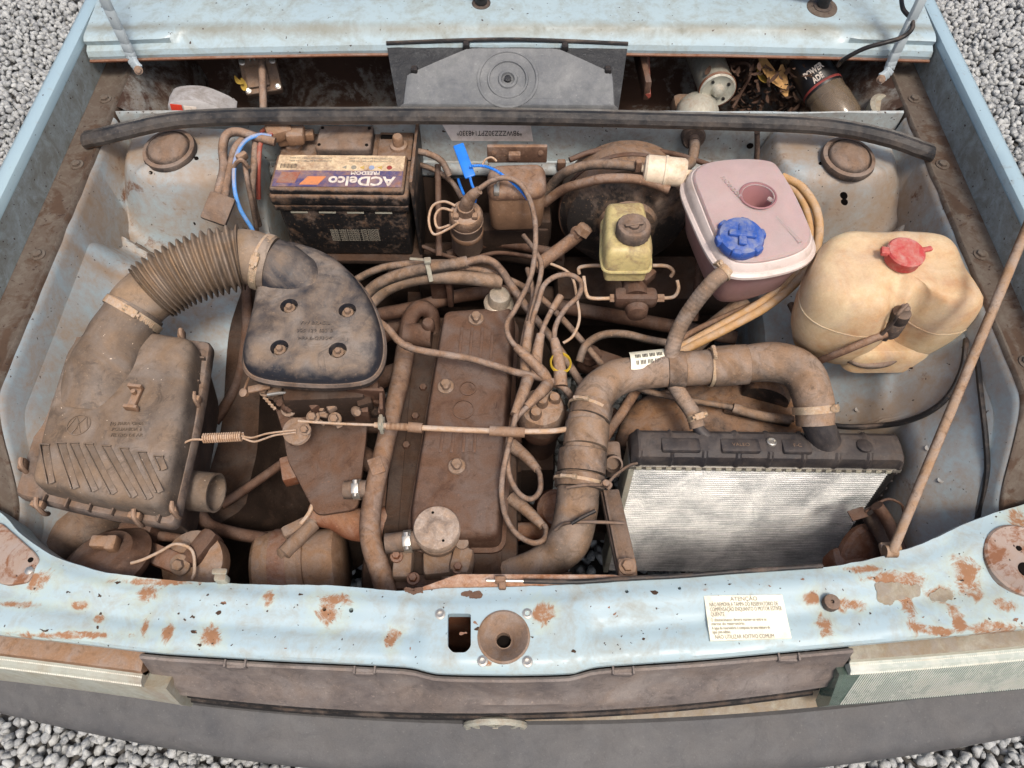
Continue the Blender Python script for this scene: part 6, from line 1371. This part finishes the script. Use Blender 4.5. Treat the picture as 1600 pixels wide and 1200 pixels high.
for row in range(2):
    bars = []
    for k in range(20):
        if (k * 7 + row) % 5 == 0: continue
        q = W(988 + 2.2 * k + row * 3, 578 - .25 * k, .705); an = (-.18 if row else .22) + .0
        bars.append(rbox(q + Vector((0, math.sin(an) * .0305, math.cos(an) * .0305 - .0006)), (.0011, .007, .0008), 0, Matrix.Rotation(-an, 3, 'X')))
    mk('barcode', J(*bars), 'ink', bh_)
# left bracket beside radiator with cable ties
br = thing('radiator_bracket', 'dirty black upright radiator bracket strapped beside the coolant hose', 'bracket', W(975, 880, .5))
mk('bracket_bar', J(bar(W(952, 768, .66), W(980, 895, .70), .030, .012, .003), bar(W(944, 772, .668), W(968, 895, .706), .004, .02, .001)), 'plast', br)
mk('bracket_foot', J(rbox(W(980, 890, .715), (.026, .03, .012), .004), hexbolt(W(980, 886, .721), .008, .010)), 'tan', br)
mk('bracket_top', J(rbox(W(957, 718, .63), (.025, .05, .04), .006), lathe([(.013, 0), (.014, .02), (.011, .022), (.011, .004)], W(957, 722, .65), (0, -.6, .8), 18)), 'plast', br)
hose('cable_tie', 'brown cable tie strapped round hose and bracket beside the radiator', 'cable tie', [(868, 828, .655), (880, 819, .672), (900, 816, .688), (940, 816, .700), (975, 818, .695)], .0026, 'plast')
hose('cable_tie', 'cut dark cable tie tail sticking up from the coolant hose', 'cable tie', [(893, 818, .689), (910, 808, .695), (930, 798, .698)], .0030, 'black')
hose('cable_tie', 'upper cable tie linking hose to the radiator corner', 'cable tie', [(885, 762, .70), (915, 758, .705), (945, 757, .690), (962, 742, .672), (982, 728, .655), (995, 724, .645)], .0026, 'plast')
solo('tie_knot', 'small knotted wire at the coolant hose and bracket joint', 'knot', J(tube([W(940, 757, .695), W(946, 752, .70), W(954, 757, .695), W(950, 764, .69)], .003, 8), lathe([(.005, 0), (.005, .008)], W(946, 758, .695), (0, 0, 1), 8)), 'lead')
# lower clutter round the hose and the engine's right side
hose('oil_pipe', 'rusty horizontal pipe low down between engine and coolant hose', 'pipe', [(780, 832, .52), (830, 830, .52), (900, 828, .50)], .016, 'iron')
solo('starter_lump', 'rust-red rounded casting half hidden behind the coolant hose', 'casting', lathe([(.03, 0), (.034, .01), (.034, .06), (.026, .07)], W(862, 795, .50), (.1, -.4, .9), 24), 'rust')
solo('engine_mount', 'brown engine mounting bracket low beside the coolant hose', 'bracket', J(rbox(W(835, 880, .46), (.10, .06, .03), .006), rbox(W(850, 872, .42), (.08, .10, .09), .01)), 'engdark')
solo('engine_casting', 'square brown casting on the engine flank under the distributor', 'casting', rbox(W(815, 720, .44), (.12, .10, .12), .012), 'engdark')
hose('chassis_pipe', 'brown pipe rising between coolant hose and fan cowl', 'pipe', [(1000, 600, .62), (975, 640, .60), (948, 680, .58), (930, 720, .54)], .009, 'pipe')
hose('chassis_pipe', 'thin dark pipe beside the fan cowl low behind the radiator', 'pipe', [(960, 640, .56), (940, 690, .55), (960, 695, .56), (980, 690, .57)], .008, 'engine')
# latch release cable along the rear of the panel
lr = thing('latch_cable', 'hood release cable with threaded end running along the panel', 'cable', W(900, 905, .735))
mk('cable_plate', stack(OL([(655, 918), (715, 896), (960, 897), (985, 902), (990, 912), (940, 920), (660, 926)], .742, .006, 3), [(0, .722), (0, .7395), (.002, .741)]), 'rustlight', lr)
mk('cable_outer', TP([(818, 908, .749), (900, 909, .749), (980, 904, .750), (1060, 900, .750), (1150, 893, .750), (1285, 884, .750)], .0034, seg=10), 'black', lr)
mk('cable_thread', TP([(760, 907, .749), (820, 908, .749)], .0018, seg=8), 'steel', lr)
mk('cable_adjuster', J(lathe([(.006, -.006), (.006, .006)], W(781, 906, .749), (1, 0, 0), 6), rbox(W(785, 911, .747), (.010, .018, .010), .002)), 'pipe', lr)
# right of the radiator
solo('horn', 'rusty red horn body low behind the right end of the panel', 'horn', J(lathe([(.05, 0), (.055, .012), (.05, .02), (.02, .03)], W(1340, 862, .50), (.4, -.6, .6), 28), rbox(W(1320, 880, .50), (.06, .04, .06), .012)), 'rust')
hose('lower_strut', 'brown diagonal strut low between radiator and right wing', 'strut', [(1370, 790, .62), (1390, 820, .60), (1410, 868, .60)], .010, 'engine')
hose('lower_hose', 'grimy hose low between the radiator and the prop rod foot', 'hose', [(1355, 800, .58), (1375, 830, .56), (1395, 870, .55)], .014, 'plast')
solo('rusty_tab', 'small rusty metal tab with a bent wire hooked on the radiator edge', 'tab', J(rbox(W(1340, 803, .60), (.028, .018, .003), .001, .3), tube([W(1352, 800, .602), W(1372, 786, .61), (W(1390, 780, .61)), W(1408, 788, .60), W(1412, 800, .59)], .0022, 8)), 'engine')
rod = thing('prop_rod', 'long tan hood prop rod slanting up from the right of the panel', 'rod', W(1395, 862, .73))
ra0, ra1 = W(1394, 862, .752), WY(1606, 352, .74)
mk('rod_shaft', tube([ra0, ra0 * .5 + ra1 * .5, ra1, ra1 + (ra1 - ra0) * .35], .0066, 14, 3), 'rod', rod)
mk('rod_pivot', J(lathe([(.0085, -.008), (.0085, .008)], ra0 + Vector((0, .002, -.004)), (1, 0, 0), 16), rbox(ra0 + Vector((.006, .008, -.014)), (.030, .020, .010), .004)), 'rod', rod)

# ============================================================ LOWER LEFT: HORNS AND SPRING CLUTTER
hn = thing('horn', 'dusty round horn with terminal block low behind the left end of the panel', 'horn', W(140, 880, .60))
hc_ = W(165, 878, .68)
mk('horn_disc', lathe([(.062, -.012), (.066, -.004), (.066, .002), (.052, .008), (.045, .016), (.02, .018), (.0002, .018)], hc_, (-.15, .35, .9), 36), 'engine', hn)
mk('horn_terminal', J(rbox(W(160, 848, .705), (.030, .018, .018), .004, -.05), rbox(W(176, 850, .705), (.016, .022, .02), .004)), 'tan', hn)
hs2 = thing('horn', 'second dusty horn with a central bolt beside the loop of wire', 'horn', W(290, 880, .58))
h2 = W(300, 880, .655)
mk('horn_disc', lathe([(.044, -.03), (.048, -.008), (.048, .0), (.036, .006), (.016, .008)], h2, (-.15, -.2, .9), 32), 'tan', hs2)
mk('horn_bolt', hexbolt(W(283, 882, .668), .0085, .014, (-.1, -.4, .9), 1.8), 'alloy', hs2)
mk('horn_arm', bar(W(232, 862, .655), W(285, 884, .662), .030, .012, .004), 'rust', hs2)
mk('horn_rim', rbox(W(318, 860, .655), (.03, .06, .05), .012, -.5), 'engine', hs2)
hose('horn_wire', 'thin tan wire looping between the two horns', 'wire', [(205, 880, .70), (225, 874, .705), (250, 862, .70), (275, 850, .69), (300, 860, .685), (304, 890, .68), (300, 905, .675)], .0024, 'wire')
solo('panel_clip', 'small cream plastic clip hooked on the rear edge of the panel', 'clip', J(rbox(W(347, 905, .750), (.016, .010, .022), .003), rbox(W(343, 893, .760), (.020, .008, .006), .003)), 'lip')
hose('intake_pipe', 'smooth black duct lying under the front of the filter box', 'pipe', [(70, 860, .62), (110, 838, .62), (140, 822, .62), (165, 815, .60)], .040, 'plast')
solo('motor_lump', 'dark brown cylindrical part lying under the filter box edge', 'motor', lathe([(.022, 0), (.024, .01), (.024, .05), (.008, .055), (.006, .09)], W(195, 832, .64), (1, -.1, 0), 24), 'engine')
hose('drop_hose', 'smooth tan hose curving across the dark gap below the filter box inlet', 'hose', [(310, 800, .62), (330, 822, .60), (370, 834, .575), (420, 842, .55)], .0105, 'engine')
hose('side_pipe', 'brown vertical pipe behind the carburettor hat edge', 'pipe', [(385, 440, .66), (386, 480, .64), (384, 530, .62), (370, 600, .58), (335, 660, .56)], .0095, 'engine')
hose('side_pipe', 'second brown pipe below the ribbed intake hose', 'pipe', [(408, 455, .66), (407, 480, .64), (402, 520, .60)], .008, 'engine')
def shieldpt(a, b):
    y = .34 + .60 * b; u0 = uin(y, -1); w_ = .075 * (1 - .55 * b)
    if a < .4:
        u = u0 + w_ * (1 - a / .4); return (X0 - u, y, apron(u, y, -1) + .004)
    t = (a - .4) / .6
    return (X0 - u0 + .011 + .17 * t, y, apron(u0, min(.93, y), -1) + .003 - .26 * t ** .6 + .006 * nse(t * 3, b * 5, 2))
solo('inner_shield', 'smooth dust-covered splash shield dropping into the left gap', 'shield', sheet(shieldpt, 20, 40), 'engdark')
hose('shield_lip', 'rounded brown edge running along the splash shield in the left gap', 'pipe', [(345, 790, .58), (390, 760, .57), (440, 725, .57)], .008, 'engine')
